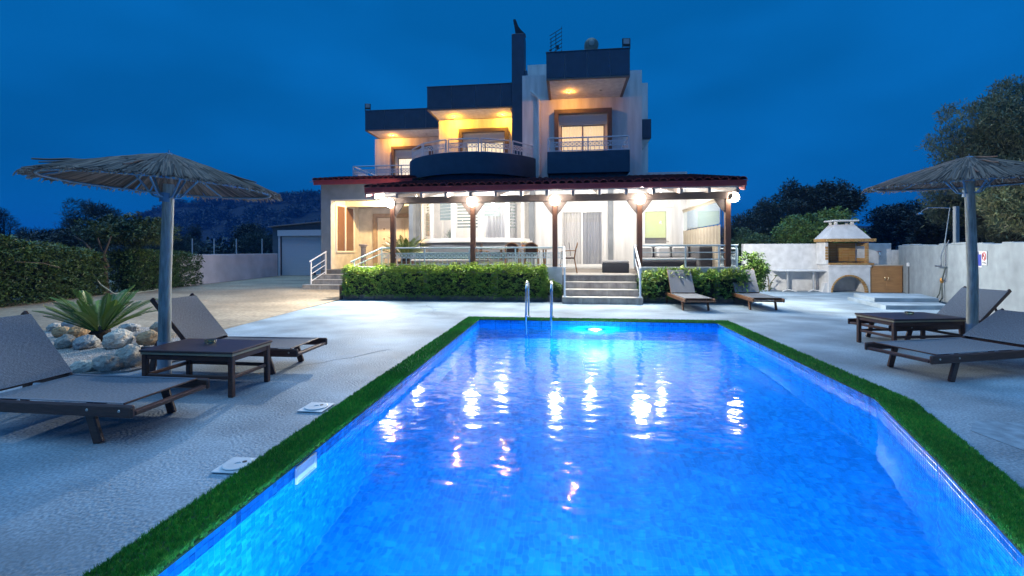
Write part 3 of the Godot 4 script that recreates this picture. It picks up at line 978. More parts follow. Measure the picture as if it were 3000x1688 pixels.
	part(v, "entrance_back_wall", MB.new().bx(-8.998, -5.3, 0.0, 3.93, -19.3, -18.9), ent)
	part(v, "entrance_ceiling", MB.new().bx(-8.998, -5.3, 3.55, 3.93, -18.898, -16.842), ent)
	part(v, "entrance_beam", MB.new().bx(-8.996, -5.9, 3.2, 3.548, -17.9, -17.65, 0.01), ent)
	part(v, "entrance_right_wall", MB.new().bx(-5.98, -5.74, 0.71, 3.93, -17.7, -17.3, 0.01), M.grey)
	var w := Node3D.new()
	w.name = "entrance_window"
	v.add_child(w, true)
	var tint := mat(0.17, 0.09, 0.06, 0.12)
	for q in [[-17.55, -16.88], [-18.3, -17.62]]:
		part(w, "pane", MB.new().bx(-8.996, -8.975, 1.40, 3.17, q[0], q[1]), tint)
	for z in [-18.36, -17.585, -16.86]:
		part(w, "frame", MB.new().bx(-8.996, -8.94, 1.34, 3.24, z - 0.035, z + 0.035, 0.006), M.pvc)
	for y in [1.37, 3.21]:
		for q in [[-17.548, -16.897], [-18.323, -17.622]]:
			part(w, "frame", MB.new().bx(-8.996, -8.942, y - 0.035, y + 0.035, q[0], q[1], 0.006), M.pvc)
	frame(v, "front_door_surround", -8.32, -6.32, 0.71, 3.0, -18.898, 0.17, 0.12, mat(0.40, 0.30, 0.22, 0.6, {"tex": T.soft}))
	var fd := Node3D.new()
	fd.name = "front_door"
	v.add_child(fd, true)
	var dm := mat(0.66, 0.60, 0.55, 0.35)
	for q in [[-8.14, -7.50], [-7.48, -6.92], [-6.90, -6.50]]:
		part(fd, "leaf", MB.new().bx(q[0], q[1], 0.712, 2.81, -18.88, -18.83, 0.006), dm)
		part(fd, "raised_panel", MB.new().bx(q[0] + 0.09, q[1] - 0.09, 0.82, 2.70, -18.829, -18.815, 0.006), mat(0.60, 0.53, 0.48, 0.4))
	for x in [-7.82, -6.70]:
		for k in 4:
			part(fd, "square_light", MB.new().bx(x - 0.075, x + 0.075, 1.0 + 0.42 * k, 1.15 + 0.42 * k, -18.814, -18.80, 0.004), mat(0.78, 0.70, 0.6, 0.2))
			part(fd, "square_light_core", MB.new().bx(x - 0.045, x + 0.045, 1.03 + 0.42 * k, 1.12 + 0.42 * k, -18.799, -18.797), mat(0.3, 0.24, 0.2, 0.15))
	part(fd, "handle", MB.new().tube([Vector3(-7.0, 1.65, -18.80), Vector3(-7.0, 1.65, -18.77), Vector3(-7.1, 1.65, -18.77)], 0.012, 6), mat(0.5, 0.45, 0.4, 0.3, {"metal": 1.0}))
	# roof terrace of the entrance block
	part(v, "roof_terrace", MB.new().bx(-9.35, -5.64, 4.2, 4.44, -22.398, -18.0), M.white)
	part(v, "entrance_roof_slab", MB.new().bx(-9.38, -5.75, 3.952, 4.19, -22.3, -18.2), M.white)
	r = thing("balcony_railing", "pale ornate railing on the low roof terrace above the entrance", "railing", Vector3(0, 4.44, 0), 0.0, "balcony railings")
	railing(r, Vector3(-8.85, 0, -18.05), Vector3(-5.7, 0, -18.05), 0.48, rail, [0.0, 0.33, 0.66, 1.0], true, 0.14)
	railing(r, Vector3(-8.85, 0, -18.1), Vector3(-8.85, 0, -22.3), 0.48, rail, [0.5], true, 0.14)
	part(v, "downpipe", MB.new().tube([Vector3(-1.35, 7.5, -17.44), Vector3(-1.06, 7.22, -17.42), Vector3(-1.05, 7.0, -17.42), Vector3(-1.05, 4.25, -17.42)], 0.05, 10), M.white)
	roof_left(v)
	# --- sliding door on the terrace
	var sl := Node3D.new()
	sl.name = "terrace_sliding_door"
	v.add_child(sl, true)
	for q in [[-0.32, -0.24, 0.74, 3.02], [1.38, 1.46, 0.74, 3.02], [-0.239, 1.379, 2.92, 3.02], [-0.239, 1.379, 0.74, 0.80]]:
		part(sl, "frame", MB.new().bx(q[0], q[1], q[2], q[3], -17.66, -17.49, 0.008), M.pvc)
	for q in [[-0.238, 0.60, -17.555], [0.54, 1.378, -17.595]]:
		for e in [[q[0], q[0] + 0.06, 0.802, 2.918], [q[1] - 0.06, q[1], 0.802, 2.918], [q[0] + 0.061, q[1] - 0.061, 0.802, 0.87], [q[0] + 0.061, q[1] - 0.061, 2.85, 2.918]]:
			part(sl, "sash", MB.new().bx(e[0], e[1], e[2], e[3], q[2] - 0.018, q[2] + 0.018, 0.005), M.pvc)
		part(sl, "pane", MB.new().bx(q[0] + 0.06, q[1] - 0.06, 0.87, 2.85, q[2] - 0.003, q[2] + 0.003), M.pane)
	part(sl, "curtain", curtain_mesh(-0.24, 0.57, 0.8, 2.92, -17.75), mat(0.62, 0.60, 0.58, 0.9, {"emit": Color(1, 0.96, 0.9), "power": 0.06}))
	part(sl, "curtain", curtain_mesh(0.57, 1.38, 0.8, 2.92, -17.80, 0.15, 0.045), mat(0.34, 0.35, 0.38, 0.9, {"emit": Color(0.9, 0.93, 1), "power": 0.04}))
	# --- kitchen door with the green blind
	var kd := Node3D.new()
	kd.name = "kitchen_door"
	v.add_child(kd, true)
	for q in [[2.76, 2.82, 0.72, 2.98], [3.80, 3.86, 0.72, 2.98], [2.821, 3.799, 2.92, 2.98]]:
		part(kd, "frame", MB.new().bx(q[0], q[1], q[2], q[3], -17.6, -17.49, 0.006), M.pvc)
	for q in [[2.822, 2.90, 0.73, 2.918], [3.68, 3.798, 0.73, 2.918], [2.901, 3.679, 2.84, 2.918], [2.901, 3.679, 0.73, 1.64]]:
		part(kd, "leaf", MB.new().bx(q[0], q[1], q[2], q[3], -17.57, -17.51, 0.006), M.pvc)
	part(kd, "pane", MB.new().bx(2.90, 3.68, 1.64, 2.84, -17.545, -17.54), M.pane)
	part(kd, "roller_blind", MB.new().bx(2.91, 3.67, 1.86, 2.84, -17.60, -17.595), mat(0.60, 0.68, 0.36, 0.85, {"emit": Color(0.72, 0.85, 0.4), "power": 0.10}))
	part(kd, "back_panel", MB.new().bx(2.83, 3.79, 0.73, 2.91, -17.76, -17.74), mat(0.2, 0.2, 0.2, 0.8))
	part(kd, "shutter_box", MB.new().bx(2.70, 3.92, 2.99, 3.07, -17.498, -17.44, 0.006), M.pvc)
	part(kd, "handle", MB.new().tube([Vector3(3.75, 1.72, -17.51), Vector3(3.75, 1.72, -17.47), Vector3(3.65, 1.73, -17.46)], 0.012, 6), mat(0.6, 0.6, 0.6, 0.25, {"metal": 1.0}))
	# --- spotlights
	spot(Vector3(0.11, 7.178, -16.69), true, "lit orange spotlight under the square roof box at right", 1.6)
	spot(Vector3(1.23, 7.178, -16.69), false, "unlit spotlight under the square roof box at right")
	spot(Vector3(-4.78, 7.178, -19.15), true, "lit orange spotlight at the left under the middle roof box", 4.6, Color(1.0, 0.70, 0.16))
	spot(Vector3(-2.67, 7.178, -19.15), true, "lit orange spotlight beside the chimney under the middle roof box", 2.8, Color(1.0, 0.70, 0.2))
	spot(Vector3(-8.65, 7.178, -21.88), true, "lit orange spotlight under the lowest left roof box")
	spot(Vector3(-6.88, 7.178, -21.82), false, "unlit spotlight under the lowest left roof box")
	spot(Vector3(-7.3, 3.548, -17.25), true, "warm spotlight in the entrance porch ceiling", 13.0, Color(1.0, 0.84, 0.56))
	# --- on the roof
	var fl := mat(0.02, 0.02, 0.025, 0.5)
	for q in [[Vector3(-9.5, 8.145, -20.9), 0.2, "black floodlight on the corner of the lowest left roof box"], [Vector3(1.98, 8.125, -15.52), 0.12, "black floodlight on the right corner of the square roof box"]]:
		var o := thing("floodlight", q[2], "floodlight", q[0], q[1], "floodlights on the roof corners")
		part(o, "housing", MB.new().box(Vector3(0, 0.2, 0), Vector3(0.27, 0.27, 0.06), 0.012), fl)
		part(o, "glass", MB.new().box(Vector3(0, 0.225, 0.032), Vector3(0.2, 0.17, 0.006)), mat(0.30, 0.34, 0.36, 0.15))
		part(o, "bracket", MB.new().box(Vector3(-0.125, 0.07, 0), Vector3(0.02, 0.14, 0.03)).box(Vector3(0.125, 0.07, 0), Vector3(0.02, 0.14, 0.03)).box(Vector3(0, 0.008, 0), Vector3(0.25, 0.016, 0.05)), fl)
	var wire := mat(0.03, 0.035, 0.045, 0.4, {"metal": 0.5})
	var an := thing("tv_antenna", "grid television antenna on a thin mast on the highest roof", "antenna", Vector3(-0.38, 8.1, -16.6), -0.35)
	part(an, "mast", MB.new().tube([Vector3(-0.19, 0.04, 0), Vector3(-0.19, 1.05, 0)], 0.012, 6), wire)
	part(an, "mast", MB.new().tube([Vector3(0.0, 0.04, 0), Vector3(0.0, 1.2, 0)], 0.012, 6), wire)
	for k in 8:
		var y := 0.30 + 0.135 * k
		part(an, "rod", MB.new().tube([Vector3(-0.24, y - 0.10, 0), Vector3(0.24, y + 0.08, 0)], 0.014, 4), wire)
	part(an, "upright", MB.new().tube([Vector3(0.22, 0.4, 0), Vector3(0.22, 1.4, 0)], 0.006, 4), wire)
	part(an, "feed_box", MB.new().box(Vector3(0.08, 0.66, 0.03), Vector3(0.09, 0.13, 0.05), 0.01).box(Vector3(-0.2, 0.6, 0.03), Vector3(0.09, 0.06, 0.05), 0.01), wire)
	var tk := thing("solar_water_tank", "grey solar water heater tank lying on the highest roof", "water tank", Vector3(0.95, 8.13, -17.6))
	part(tk, "tank", MB.new().lathe([Vector2(0, 0), Vector2(0.16, 0.01), Vector2(0.24, 0.05), Vector2(0.27, 0.12), Vector2(0.27, 1.2), Vector2(0.2, 1.3), Vector2(0, 1.32)], 24), mat(0.13, 0.15, 0.13, 0.35), Vector3(0, 1.12, 0.1), Vector3(-PI / 2, 0, 0.0))
	part(tk, "end_cap", MB.new().lathe([Vector2(0.11, 0), Vector2(0.11, 0.02), Vector2(0.06, 0.035), Vector2(0, 0.04)], 18), mat(0.25, 0.28, 0.27, 0.4), Vector3(0, 1.15, 0.1), Vector3(PI / 2, 0, 0))
	part(tk, "stand", MB.new().beam(Vector3(-0.2, 0, -0.2), Vector3(-0.12, 0.95, -0.2), 0.04, 0.04).beam(Vector3(0.2, 0, -0.2), Vector3(0.12, 0.95, -0.2), 0.04, 0.04).beam(Vector3(-0.5, 0.4, -0.5), Vector3(-0.15, 1.0, -0.4), 0.05, 0.04).bx(-0.2, 0.2, 0.8, 0.9, -0.4, 0.05), wire)
	var co := thing("chimney_cowl", "dark metal bird tail shaped cowl on top of the chimney", "chimney cowl", Vector3(-1.9, 10.04, -18.35))
	var cp := PackedVector2Array([Vector2(-0.13, 0.0), Vector2(0.22, 0.0), Vector2(0.27, 0.03), Vector2(0.1, 0.2), Vector2(-0.02, 0.36), Vector2(-0.09, 0.56), Vector2(-0.14, 0.66), Vector2(-0.23, 0.64), Vector2(-0.21, 0.5), Vector2(-0.17, 0.3)])
	part(co, "hood", MB.new().extrude(cp, 0.3, Transform3D(Basis(), Vector3(0, 0.02, -0.15))), wire)
	part(co, "collar", MB.new().lathe([Vector2(0.2, 0), Vector2(0.2, 0.04), Vector2(0.1, 0.05)], 16), wire)

func bay(v: Node3D) -> void:
	var b := Node3D.new()
	b.name = "bay_window"
	v.add_child(b, true)
	var pts := [Vector2(-5.70, -17.35), Vector2(-5.06, -16.5), Vector2(-4.08, -16.02), Vector2(-3.05, -15.92), Vector2(-2.10, -16.2), Vector2(-1.60, -16.92), Vector2(-1.36, -17.5)]
	var zebra := mat(0.11, 0.165, 0.165, 0.8)
	var sill := PackedVector2Array()
	var low := PackedVector2Array()
	var cen := Vector2(-3.6, -17.6)
	for p in pts:
		var o: Vector2 = p + (p - cen).normalized() * 0.09
		sill.append(Vector2(o.x, -o.y)); low.append(Vector2(p.x, -p.y))
	var up := Transform3D(Basis(Vector3.RIGHT, Vector3(0, 0, -1), Vector3.UP), Vector3(0, 1.70, 0))
	part(b, "sill", MB.new().extrude(sill, 0.07, up), M.pvc)
	up.origin.y = 0.712
	part(b, "spandrel", MB.new().extrude(low, 0.985, up), M.grey)
	up.origin.y = 3.32
	part(b, "head", MB.new().extrude(low, 0.33, up), M.white)
	for i in 6:
		var p: Vector2 = pts[i]
		var q: Vector2 = pts[i + 1]
		var l := p.distance_to(q)
		var d := (q - p) / l
		var f := Node3D.new()
		f.name = "window"
		b.add_child(f, true)
		f.position = Vector3(p.x, 0, p.y)
		f.rotation.y = atan2(-d.y, d.x)
		var w := 0.10 if l > 0.7 else 0.07
		for e in [[0.0, w, 1.772, 3.32], [l - w, l, 1.772, 3.32], [w + 0.001, l - w - 0.001, 1.772, 1.85], [w + 0.001, l - w - 0.001, 3.22, 3.32]]:
			part(f, "frame", MB.new().bx(e[0], e[1], e[2], e[3], -0.07, -0.005, 0.006), M.pvc)
		part(f, "pane", MB.new().bx(w, l - w, 1.85, 3.22, -0.04, -0.034), M.pane)
		var bl: Array = [[2.05, 0.055, 0.11, 0.3, 0.62], [2.45, 0.105, 0.115, 0.32, 0.97], [2.15, 0.058, 0.115, 0.04, 0.96], [2.56, 0.10, 0.118, 0.04, 0.78], [2.12, 0.058, 0.115, 0.1, 0.62], [9, 1, 1, 0, 1]][i]
		var y := 3.2
		while y - bl[1] > bl[0]:
			part(f, "blind_slat", MB.new().bx(w + (l - 2 * w) * bl[3], w + (l - 2 * w) * bl[4], y - bl[1], y, -0.105, -0.102), zebra)
			y -= bl[2]
	# room behind the glass, closed
	var room := mat(0.78, 0.76, 0.73, 0.9)
	part(b, "room_back", MB.new().bx(-5.75, -1.28, 0.712, 4.05, -19.58, -19.4), room)
	part(b, "room_side", MB.new().bx(-5.72, -5.64, 0.712, 4.05, -19.398, -17.36), room)
	part(b, "room_side", MB.new().bx(-1.44, -1.28, 0.712, 4.05, -19.398, -17.62), room)
	part(b, "room_ceiling", MB.new().bx(-5.72, -1.28, 3.4, 4.05, -19.398, -17.62), room)
	part(b, "room_curtain", curtain_mesh(-3.3, -2.0, 1.0, 3.3, -18.3, 0.14, 0.04), mat(0.5, 0.52, 0.58, 0.9))
	part(b, "room_floor", MB.new().bx(-5.62, -1.46, 1.2, 1.25, -19.39, -17.62), room)
	var pic := Node3D.new()
	pic.name = "picture"
	b.add_child(pic, true)
	part(pic, "canvas", MB.new().box(Vector3(-5.62, 2.45, -18.1), Vector3(0.03, 0.9, 0.75), 0.004), mat(0.3, 0.24, 0.17, 0.7, {"tex": T.blotch, "scale": Vector3.ONE * 2.0}))
	var lc := thing("room_lamp", "round white ceiling lamp inside the bay window room", "ceiling light", Vector3(-3.6, 3.26, -18.2))
	part(lc, "globe", MB.new().lathe([Vector2(0, -0.1), Vector2(0.1, -0.08), Vector2(0.15, 0.0), Vector2(0.12, 0.08), Vector2(0, 0.1)], 20), mat(1, 1, 1, 0.5, {"emit": Color(1, 0.96, 0.9), "power": 3.0}))
	omni(Vector3(-3.6, 3.26, -18.2), 2.2, Color(1.0, 0.97, 0.93), 0.1)
	# pot plant seen through the glass
	var pl := thing("window_plant", "small feathery pot plant on the sill inside the bay window", "plant", Vector3(-4.35, 1.72, -16.6))
	part(pl, "pot", MB.new().lathe([Vector2(0, 0), Vector2(0.06, 0), Vector2(0.08, 0.12), Vector2(0.07, 0.12), Vector2(0, 0.1)], 14), mat(0.5, 0.42, 0.3, 0.6))
	var lf := MB.new()
	for k in 60:
		var a := rf(0, TAU)
		var e := Vector3(cos(a) * rf(0.05, 0.25), rf(0.2, 0.55), sin(a) * rf(0.05, 0.2))
		lf.tube([Vector3(0, 0.1, 0), e * Vector3(0.5, 0.75, 0.5), e], [0.003, 0.006, 0.001], 3, false)
	part(pl, "foliage", lf, mat(0.08, 0.13, 0.05, 0.7))

func barrel_tile(w: float, l: float) -> ArrayMesh:
	# one clay barrel tile, along -z, its fat end in front
	var m := MB.new()
	var s := 7
	for k in s:
		var a := PI - PI * k / s
		var b := PI - PI * (k + 1) / s
		var na := Vector3(cos(a), sin(a), 0)
		var nb := Vector3(cos(b), sin(b), 0)
		var f := func(n: Vector3, r: float, z: float, dy: float) -> Vector3: return Vector3(n.x * r, n.y * r * 0.8 + dy, z)
		var r0 := w * 0.5
		var r1 := w * 0.42
		m.squad(f.call(nb, r0, 0, 0.012), f.call(na, r0, 0, 0.012), f.call(na, r1, -l, 0.0), f.call(nb, r1, -l, 0.0), nb, na, na, nb)
		m.quad(f.call(na, r0, 0, 0.012), f.call(nb, r0, 0, 0.012), f.call(nb, r0 - 0.016, 0, 0.012), f.call(na, r0 - 0.016, 0, 0.012))
		m.squad(f.call(na, r0 - 0.016, 0, 0.012), f.call(nb, r0 - 0.016, 0, 0.012), f.call(nb, r1 - 0.016, -l, 0.0), f.call(na, r1 - 0.016, -l, 0.0), -na, -nb, -nb, -na)
	return m.mesh()

func tile_mats() -> Array:
	if not M.has("tiles"):
		M.tiles = []
		for q in [[0.42, 0.062, 0.052], [0.36, 0.05, 0.05], [0.47, 0.08, 0.06], [0.33, 0.05, 0.052]]:
			M.tiles.append(mat(q[0], q[1], q[2], 0.6, {"tex": T.blotch, "world": true, "scale": Vector3.ONE * 1.3, "bump": T.bumpfine, "depth": 0.3}))
		M.fascia = mat(0.30, 0.035, 0.035, 0.55, {"tex": T.soft, "world": true})
	return M.tiles

func tiles(o: Node3D, x0: float, x1: float, zf: float, yf: float, slope: float, rows: int, limit: int) -> void:
	var tm := tile_mats()
	var w := 0.215
	var c := int((x1 - x0) / w)
	var mesh := barrel_tile(w * 0.98, 0.44)
	var tilt := atan(slope)
	var done := 0
	var xf := []
	var zz := zf - 0.38 * rows * cos(tilt)
	part(o, "pan_tiles", MB.new().beam(Vector3((x0 + x1) * 0.5, yf + 0.012, zf - 0.01), Vector3((x0 + x1) * 0.5, yf + (zf - zz) * slope + 0.012, zz), x1 - x0, 0.02), tm[1])
	for r in rows:
		for i in c:
			var z := zf - 0.38 * r * cos(tilt)
			var at := Vector3(x0 + w * (i + 0.5) + rf(-0.006, 0.006), yf + (zf - z) * slope + 0.02, z)
			var rot := Vector3(tilt + rf(-0.01, 0.02), rf(-0.02, 0.02), rf(-0.03, 0.03))
			if done < limit:
				part(o, "roof_tile", mesh, tm[rng.randi() % 4], at, rot)
				done += 1
			else:
				xf.append(Transform3D(Basis.from_euler(rot), at))
	if xf.size():
		many(o, "roof_tiles", mesh, tm[0], xf)

func roof_left(v: Node3D) -> void:
	tile_mats()
	var o := Node3D.new()
	o.name = "entrance_roof"
	v.add_child(o, true)
	part(o, "fascia_board", MB.new().bx(-9.52, -5.66, 3.90, 4.06, -16.22, -16.18, 0.006), M.fascia)
	part(o, "eaves", MB.new().beam(Vector3(-7.6, 4.03, -16.2), Vector3(-7.6, 4.38, -18.2), 3.88, 0.05), M.lip)
	tiles(o, -9.55, -5.64, -16.14, 4.05, 0.19, 6, 110)
	part(o, "gutter_hook", MB.new().tube([Vector3(-9.52, 4.02, -16.2), Vector3(-9.68, 4.03, -16.2)], 0.012, 5), M.lip)

func pergola() -> void:
	tile_mats()
	var o := thing("pergola", "brown timber pergola with red barrel tile roof along the terrace front", "pergola", Vector3())
	var wood := mat(0.155, 0.062, 0.03, 0.5, {"tex": T.grain, "scale": Vector3(4, 0.35, 4), "bump": T.bumpsoft, "depth": 0.2})
	var beamm := mat(0.135, 0.095, 0.08, 0.55, {"tex": T.grain, "scale": Vector3(0.35, 4, 4)})
	var pale := mat(0.42, 0.32, 0.27, 0.6, {"tex": T.grain, "scale": Vector3(3, 3, 0.4)})
	var px := [-5.05, -2.67, -0.335, 1.97, 4.27]
	for i in 5:
		var h := 2.77 - 0.71
		var y0 := 0.945
		part(o, "post", MB.new().box(Vector3(0, (2.768 - y0) * 0.5, 0), Vector3(0.14, 2.768 - y0, 0.14), 0.012), wood, Vector3(px[i], y0, -12.80))
		for s in [-1.0, 1.0]:
			if (i == 0 and s < 0) or (i == 4 and s > 0):
				continue
			part(o, "brace", MB.new().extrude(PackedVector2Array([Vector2(px[i] + s * 0.072, 2.40), Vector2(px[i] + s * 0.20, 2.56), Vector2(px[i] + s * 0.34, 2.768), Vector2(px[i] + s * 0.072, 2.768)]), 0.08, Transform3D(Basis(), Vector3(0, 0, -12.84))), beamm)
	part(o, "beam", MB.new().bx(-5.42, 4.42, 2.77, 2.96, -12.88, -12.72, 0.012), beamm)
	var sl := 0.18
	var y := func(z: float) -> float: return 2.965 + (-12.72 - z) * sl + 0.06
	for k in 15:
		var x := -5.36 + k * 0.69
		part(o, "rafter", MB.new().beam(Vector3(x, y.call(-12.12) + 0.0, -12.12), Vector3(x, y.call(-17.44), -17.44), 0.085, 0.13, 0.01), pale)
	part(o, "ceiling_boards", MB.new().beam(Vector3(-0.56, y.call(-12.15) + 0.085, -12.15), Vector3(-0.56, y.call(-17.45) + 0.085, -17.45), 10.02, 0.03), mat(0.74, 0.71, 0.67, 0.7, {"tex": T.grain, "scale": Vector3(3, 3, 0.3)}))
	part(o, "fascia_board", MB.new().bx(-5.60, 4.50, 3.02, 3.16, -12.12, -12.08, 0.006), M.fascia)
	part(o, "verge_board", MB.new().beam(Vector3(-5.58, y.call(-12.12) + 0.1, -12.125), Vector3(-5.58, y.call(-17.3) + 0.1, -17.3), 0.03, 0.2, 0.005), M.fascia)
	part(o, "verge_board", MB.new().beam(Vector3(4.48, y.call(-12.12) + 0.1, -12.125), Vector3(4.48, y.call(-17.3) + 0.1, -17.3), 0.03, 0.2, 0.005), M.fascia)
	tiles(o, -5.6, 4.52, -12.04, 3.135, sl, 14, 290)
	# wall lamps on the posts
	for i in 5:
		var lb: String = ["leftmost, by the cycad and front door", "second from the left, before the bay window", "middle one, before the sliding door", "right of the front steps, before the green blind", "rightmost, by the clear roll down screen"][i]
		var at := Vector3(px[i] + (0.05 if i == 4 else 0.0), 2.80, -12.60 if i == 4 else -12.70)
		var l := thing("porch_lamp", "bright white lamp on a pergola post, " + lb, "wall lamp", at, [-0.85, 0.0, 0.0, 0.0, 1.85][i], "lamps on the pergola posts")
		part(l, "dome", MB.new().lathe([Vector2(0.09, -0.03), Vector2(0.13, 0.02), Vector2(0.14, 0.06), Vector2(0.125, 0.11), Vector2(0.08, 0.165), Vector2(0.0, 0.185)], 20), mat(1, 1, 1, 0.4, {"emit": Color(1, 0.98, 0.93), "power": 40.0}), Vector3(), Vector3(PI / 2 + 0.25, 0, 0))
		part(l, "housing", MB.new().lathe([Vector2(0.0, -0.06), Vector2(0.07, -0.06), Vector2(0.095, -0.03), Vector2(0.0, -0.025)], 20), mat(0.12, 0.11, 0.10, 0.5), Vector3(), Vector3(PI / 2 + 0.25, 0, 0))
		part(l, "bracket", MB.new().tube([Vector3(), l.basis.inverse() * Vector3(0, -0.06, -0.13 if i == 4 else -0.06)], 0.03, 8), mat(0.12, 0.11, 0.10, 0.5))
		var d: Vector3 = l.basis * Vector3(0, [-0.10, -0.26, -0.26, -0.26, -0.07][i], 0.97)
		cone(at + d * 0.09, d, [38.0, 10.5, 9.5, 10.5, 29.0][i], Color(1.0, 0.98, 0.93), 0.06, 87.0, "porch_lamp_light")
	var inside := ["above the cycad", "before the bay window", "before the sliding door", "before the kitchen door"]
	for i in 4:
		var at: Vector3 = [Vector3(-5.05, 3.12, -14.9), Vector3(-2.2, 3.14, -15.1), Vector3(0.75, 3.14, -15.2), Vector3(3.0, 3.14, -15.1)][i]
		var l := thing("porch_ceiling_lamp", "round white lamp under the pergola boards " + inside[i], "ceiling light", at, 0.0, "lamps under the pergola boards")
		part(l, "globe", MB.new().lathe([Vector2(0, -0.07), Vector2(0.08, -0.055), Vector2(0.11, 0.0), Vector2(0.09, 0.04), Vector2(0, 0.05)], 18), mat(1, 1, 1, 0.4, {"emit": Color(1, 0.98, 0.94), "power": 30.0}))
		part(l, "stem", MB.new().tube([Vector3(0, 0.05, 0), Vector3(0, 0.30, 0)], 0.02, 8), mat(0.7, 0.7, 0.7, 0.4))
		omni(at, 5.0, Color(1.0, 0.985, 0.96), 0.08, "porch_ceiling_light")
	part(o, "gable_panel", MB.new().extrude(PackedVector2Array([Vector2(12.95, 2.86), Vector2(17.45, 2.86), Vector2(17.45, 3.84), Vector2(12.95, 3.02)]), 0.03, Transform3D(Basis(Vector3(0, 0, -1), Vector3.UP, Vector3.RIGHT), Vector3(4.36, 0, 0))), M.white)
	# roll-down screen at the right end
	var sc := thing("roll_down_screen", "roll down terrace screen, clear film above and beige canvas below", "screen", Vector3(4.24, 0, 0))
	var cloth := mat(0.62, 0.54, 0.42, 0.85, {"tex": T.weave, "scale": Vector3(1, 0.1, 6), "back": Color(0.4, 0.35, 0.25)})
	var rip := MB.new()
	for i in 90:
		var za := lerpf(-17.35, -13.25, i / 90.0)
		var zb := lerpf(-17.35, -13.25, (i + 1) / 90.0)
		var xa := 0.012 * sin(i * 0.9)
		var xb := 0.012 * sin((i + 1) * 0.9)
		rip.quad(Vector3(xa, 0.8, zb * 0 + za), Vector3(xa, 2.10 + 0.02 * sin(i * 1.7), za), Vector3(xb, 2.10 + 0.02 * sin((i + 1) * 1.7), zb), Vector3(xb, 0.8, zb))
	part(sc, "canvas", rip, cloth)
	part(sc, "clear_film", MB.new().bx(-0.002, 0.002, 2.13, 2.76, -17.3, -13.3), glass(0.22, 0.75, 0.85, 0.85))
	part(sc, "film_edge", MB.new().bx(-0.006, 0.006, 2.76, 2.83, -17.35, -13.25), cloth)
	part(sc, "top_roller", MB.new().tube([Vector3(0, 2.85, -17.35), Vector3(0, 2.85, -13.2)], 0.035, 10), cloth)
	part(sc, "guide_cable", MB.new().tube([Vector3(-0.01, 2.83, -13.2), Vector3(0.03, 0.95, -13.05)], 0.008, 5), mat(0.05, 0.05, 0.05, 0.5))
	var er := thing("terrace_railing", "white lattice railing closing the right end of the terrace", "railing", Vector3(0, 0.93, 0))
	railing(er, Vector3(4.55, 0.0, -12.9), Vector3(4.55, 0.0, -17.4), 0.5, M.pale, [0.0, 0.33, 0.66, 1.0], true, 0.15)


func outbuildings() -> void:
	# garage beyond the driveway
	var gm := mat(0.10, 0.125, 0.16, 0.85, {"tex": T.soft, "world": true, "scale": Vector3.ONE * 0.5})
	var g := thing("garage", "low dark garage with a pale roller shutter at the end of the driveway", "garage", Vector3(-14.6, 0, -24.3))
	part(g, "wall", MB.new().wall(-2.2, 3.2, 0.0, 2.74, 0.0, 0.3, [[-1.72, 1.7, 0.0, 2.26]]), gm)
	part(g, "wall", MB.new().bx(-2.2, 3.2, 0.0, 2.74, -5.0, -0.302), gm)
	part(g, "roof", MB.new().beam(Vector3(-2.35, 2.79, -2.4), Vector3(3.4, 3.25, -2.4), 5.3, 0.06, 0.01), mat(0.20, 0.16, 0.15, 0.7))
	part(g, "gable", MB.new().extrude(PackedVector2Array([Vector2(-2.2, 2.741), Vector2(3.2, 2.741), Vector2(3.2, 3.19)]), 0.28, Transform3D(Basis(), Vector3(0, 0, -0.29))), gm)
	var sh := Node3D.new()
	sh.name = "roller_shutter"
	g.add_child(sh, true)
	var white := mat(0.60, 0.60, 0.64, 0.5)
	part(sh, "shutter_box", MB.new().bx(-1.80, 1.72, 2.262, 2.60, 0.002, 0.16, 0.01), white)
	for x in [-1.755, 1.70]:
		part(sh, "guide", MB.new().bx(x - 0.05, x + 0.05, 0.0, 2.26, 0.002, 0.07, 0.006), white)
	var slat := MB.new().box(Vector3(0, 0, 0), Vector3(3.30, 0.084, 0.02), 0.006).mesh()
	for k in 26:
		part(sh, "slat", slat, white, Vector3(-0.02, 0.05 + 0.086 * k, -0.06), Vector3(0.12, 0, 0))
	part(sh, "lock_box", MB.new().bx(0.2, 0.42, 0.06, 0.16, -0.04, -0.02, 0.005), mat(0.03, 0.03, 0.04, 0.5))
	# rendered boundary wall at left
	var w := thing("boundary_wall", "long low pale rendered wall beside the driveway at left", "wall", Vector3())
	var a := Vector3(-15.15, 0, -14.5)
	var b := Vector3(-16.32, 0, -23.9)
	part(w, "wall", MB.new().beam(a + Vector3.UP * 0.63, b + Vector3.UP * 0.63, 0.2, 1.28, 0.015), mat(0.70, 0.66, 0.72, 0.85, {"tex": T.soft, "world": true, "scale": Vector3.ONE * 0.2}))
	var pm := mat(0.45, 0.5, 0.55, 0.5)
	var post := thing("fence_post", "thin pale fence post behind the low wall, nearest the garage", "fence post", Vector3(-16.95, 0, -23.6), 0.0, "fence posts behind the low wall")
	part(post, "post", MB.new().tube([Vector3(), Vector3(0, 2.1, 0)], 0.03, 6), pm)
	var pl := ["second fence post from the garage behind the low wall", "third fence post from the garage behind the low wall", "fourth fence post from the garage, just right of the umbrella pole"]
	for k in 3:
		dup(post, [Vector3(-18.2, 0, -23.2), Vector3(-19.3, 0, -22.9), Vector3(-20.35, 0, -22.6)][k], 0, pl[k], "fence posts behind the low wall")

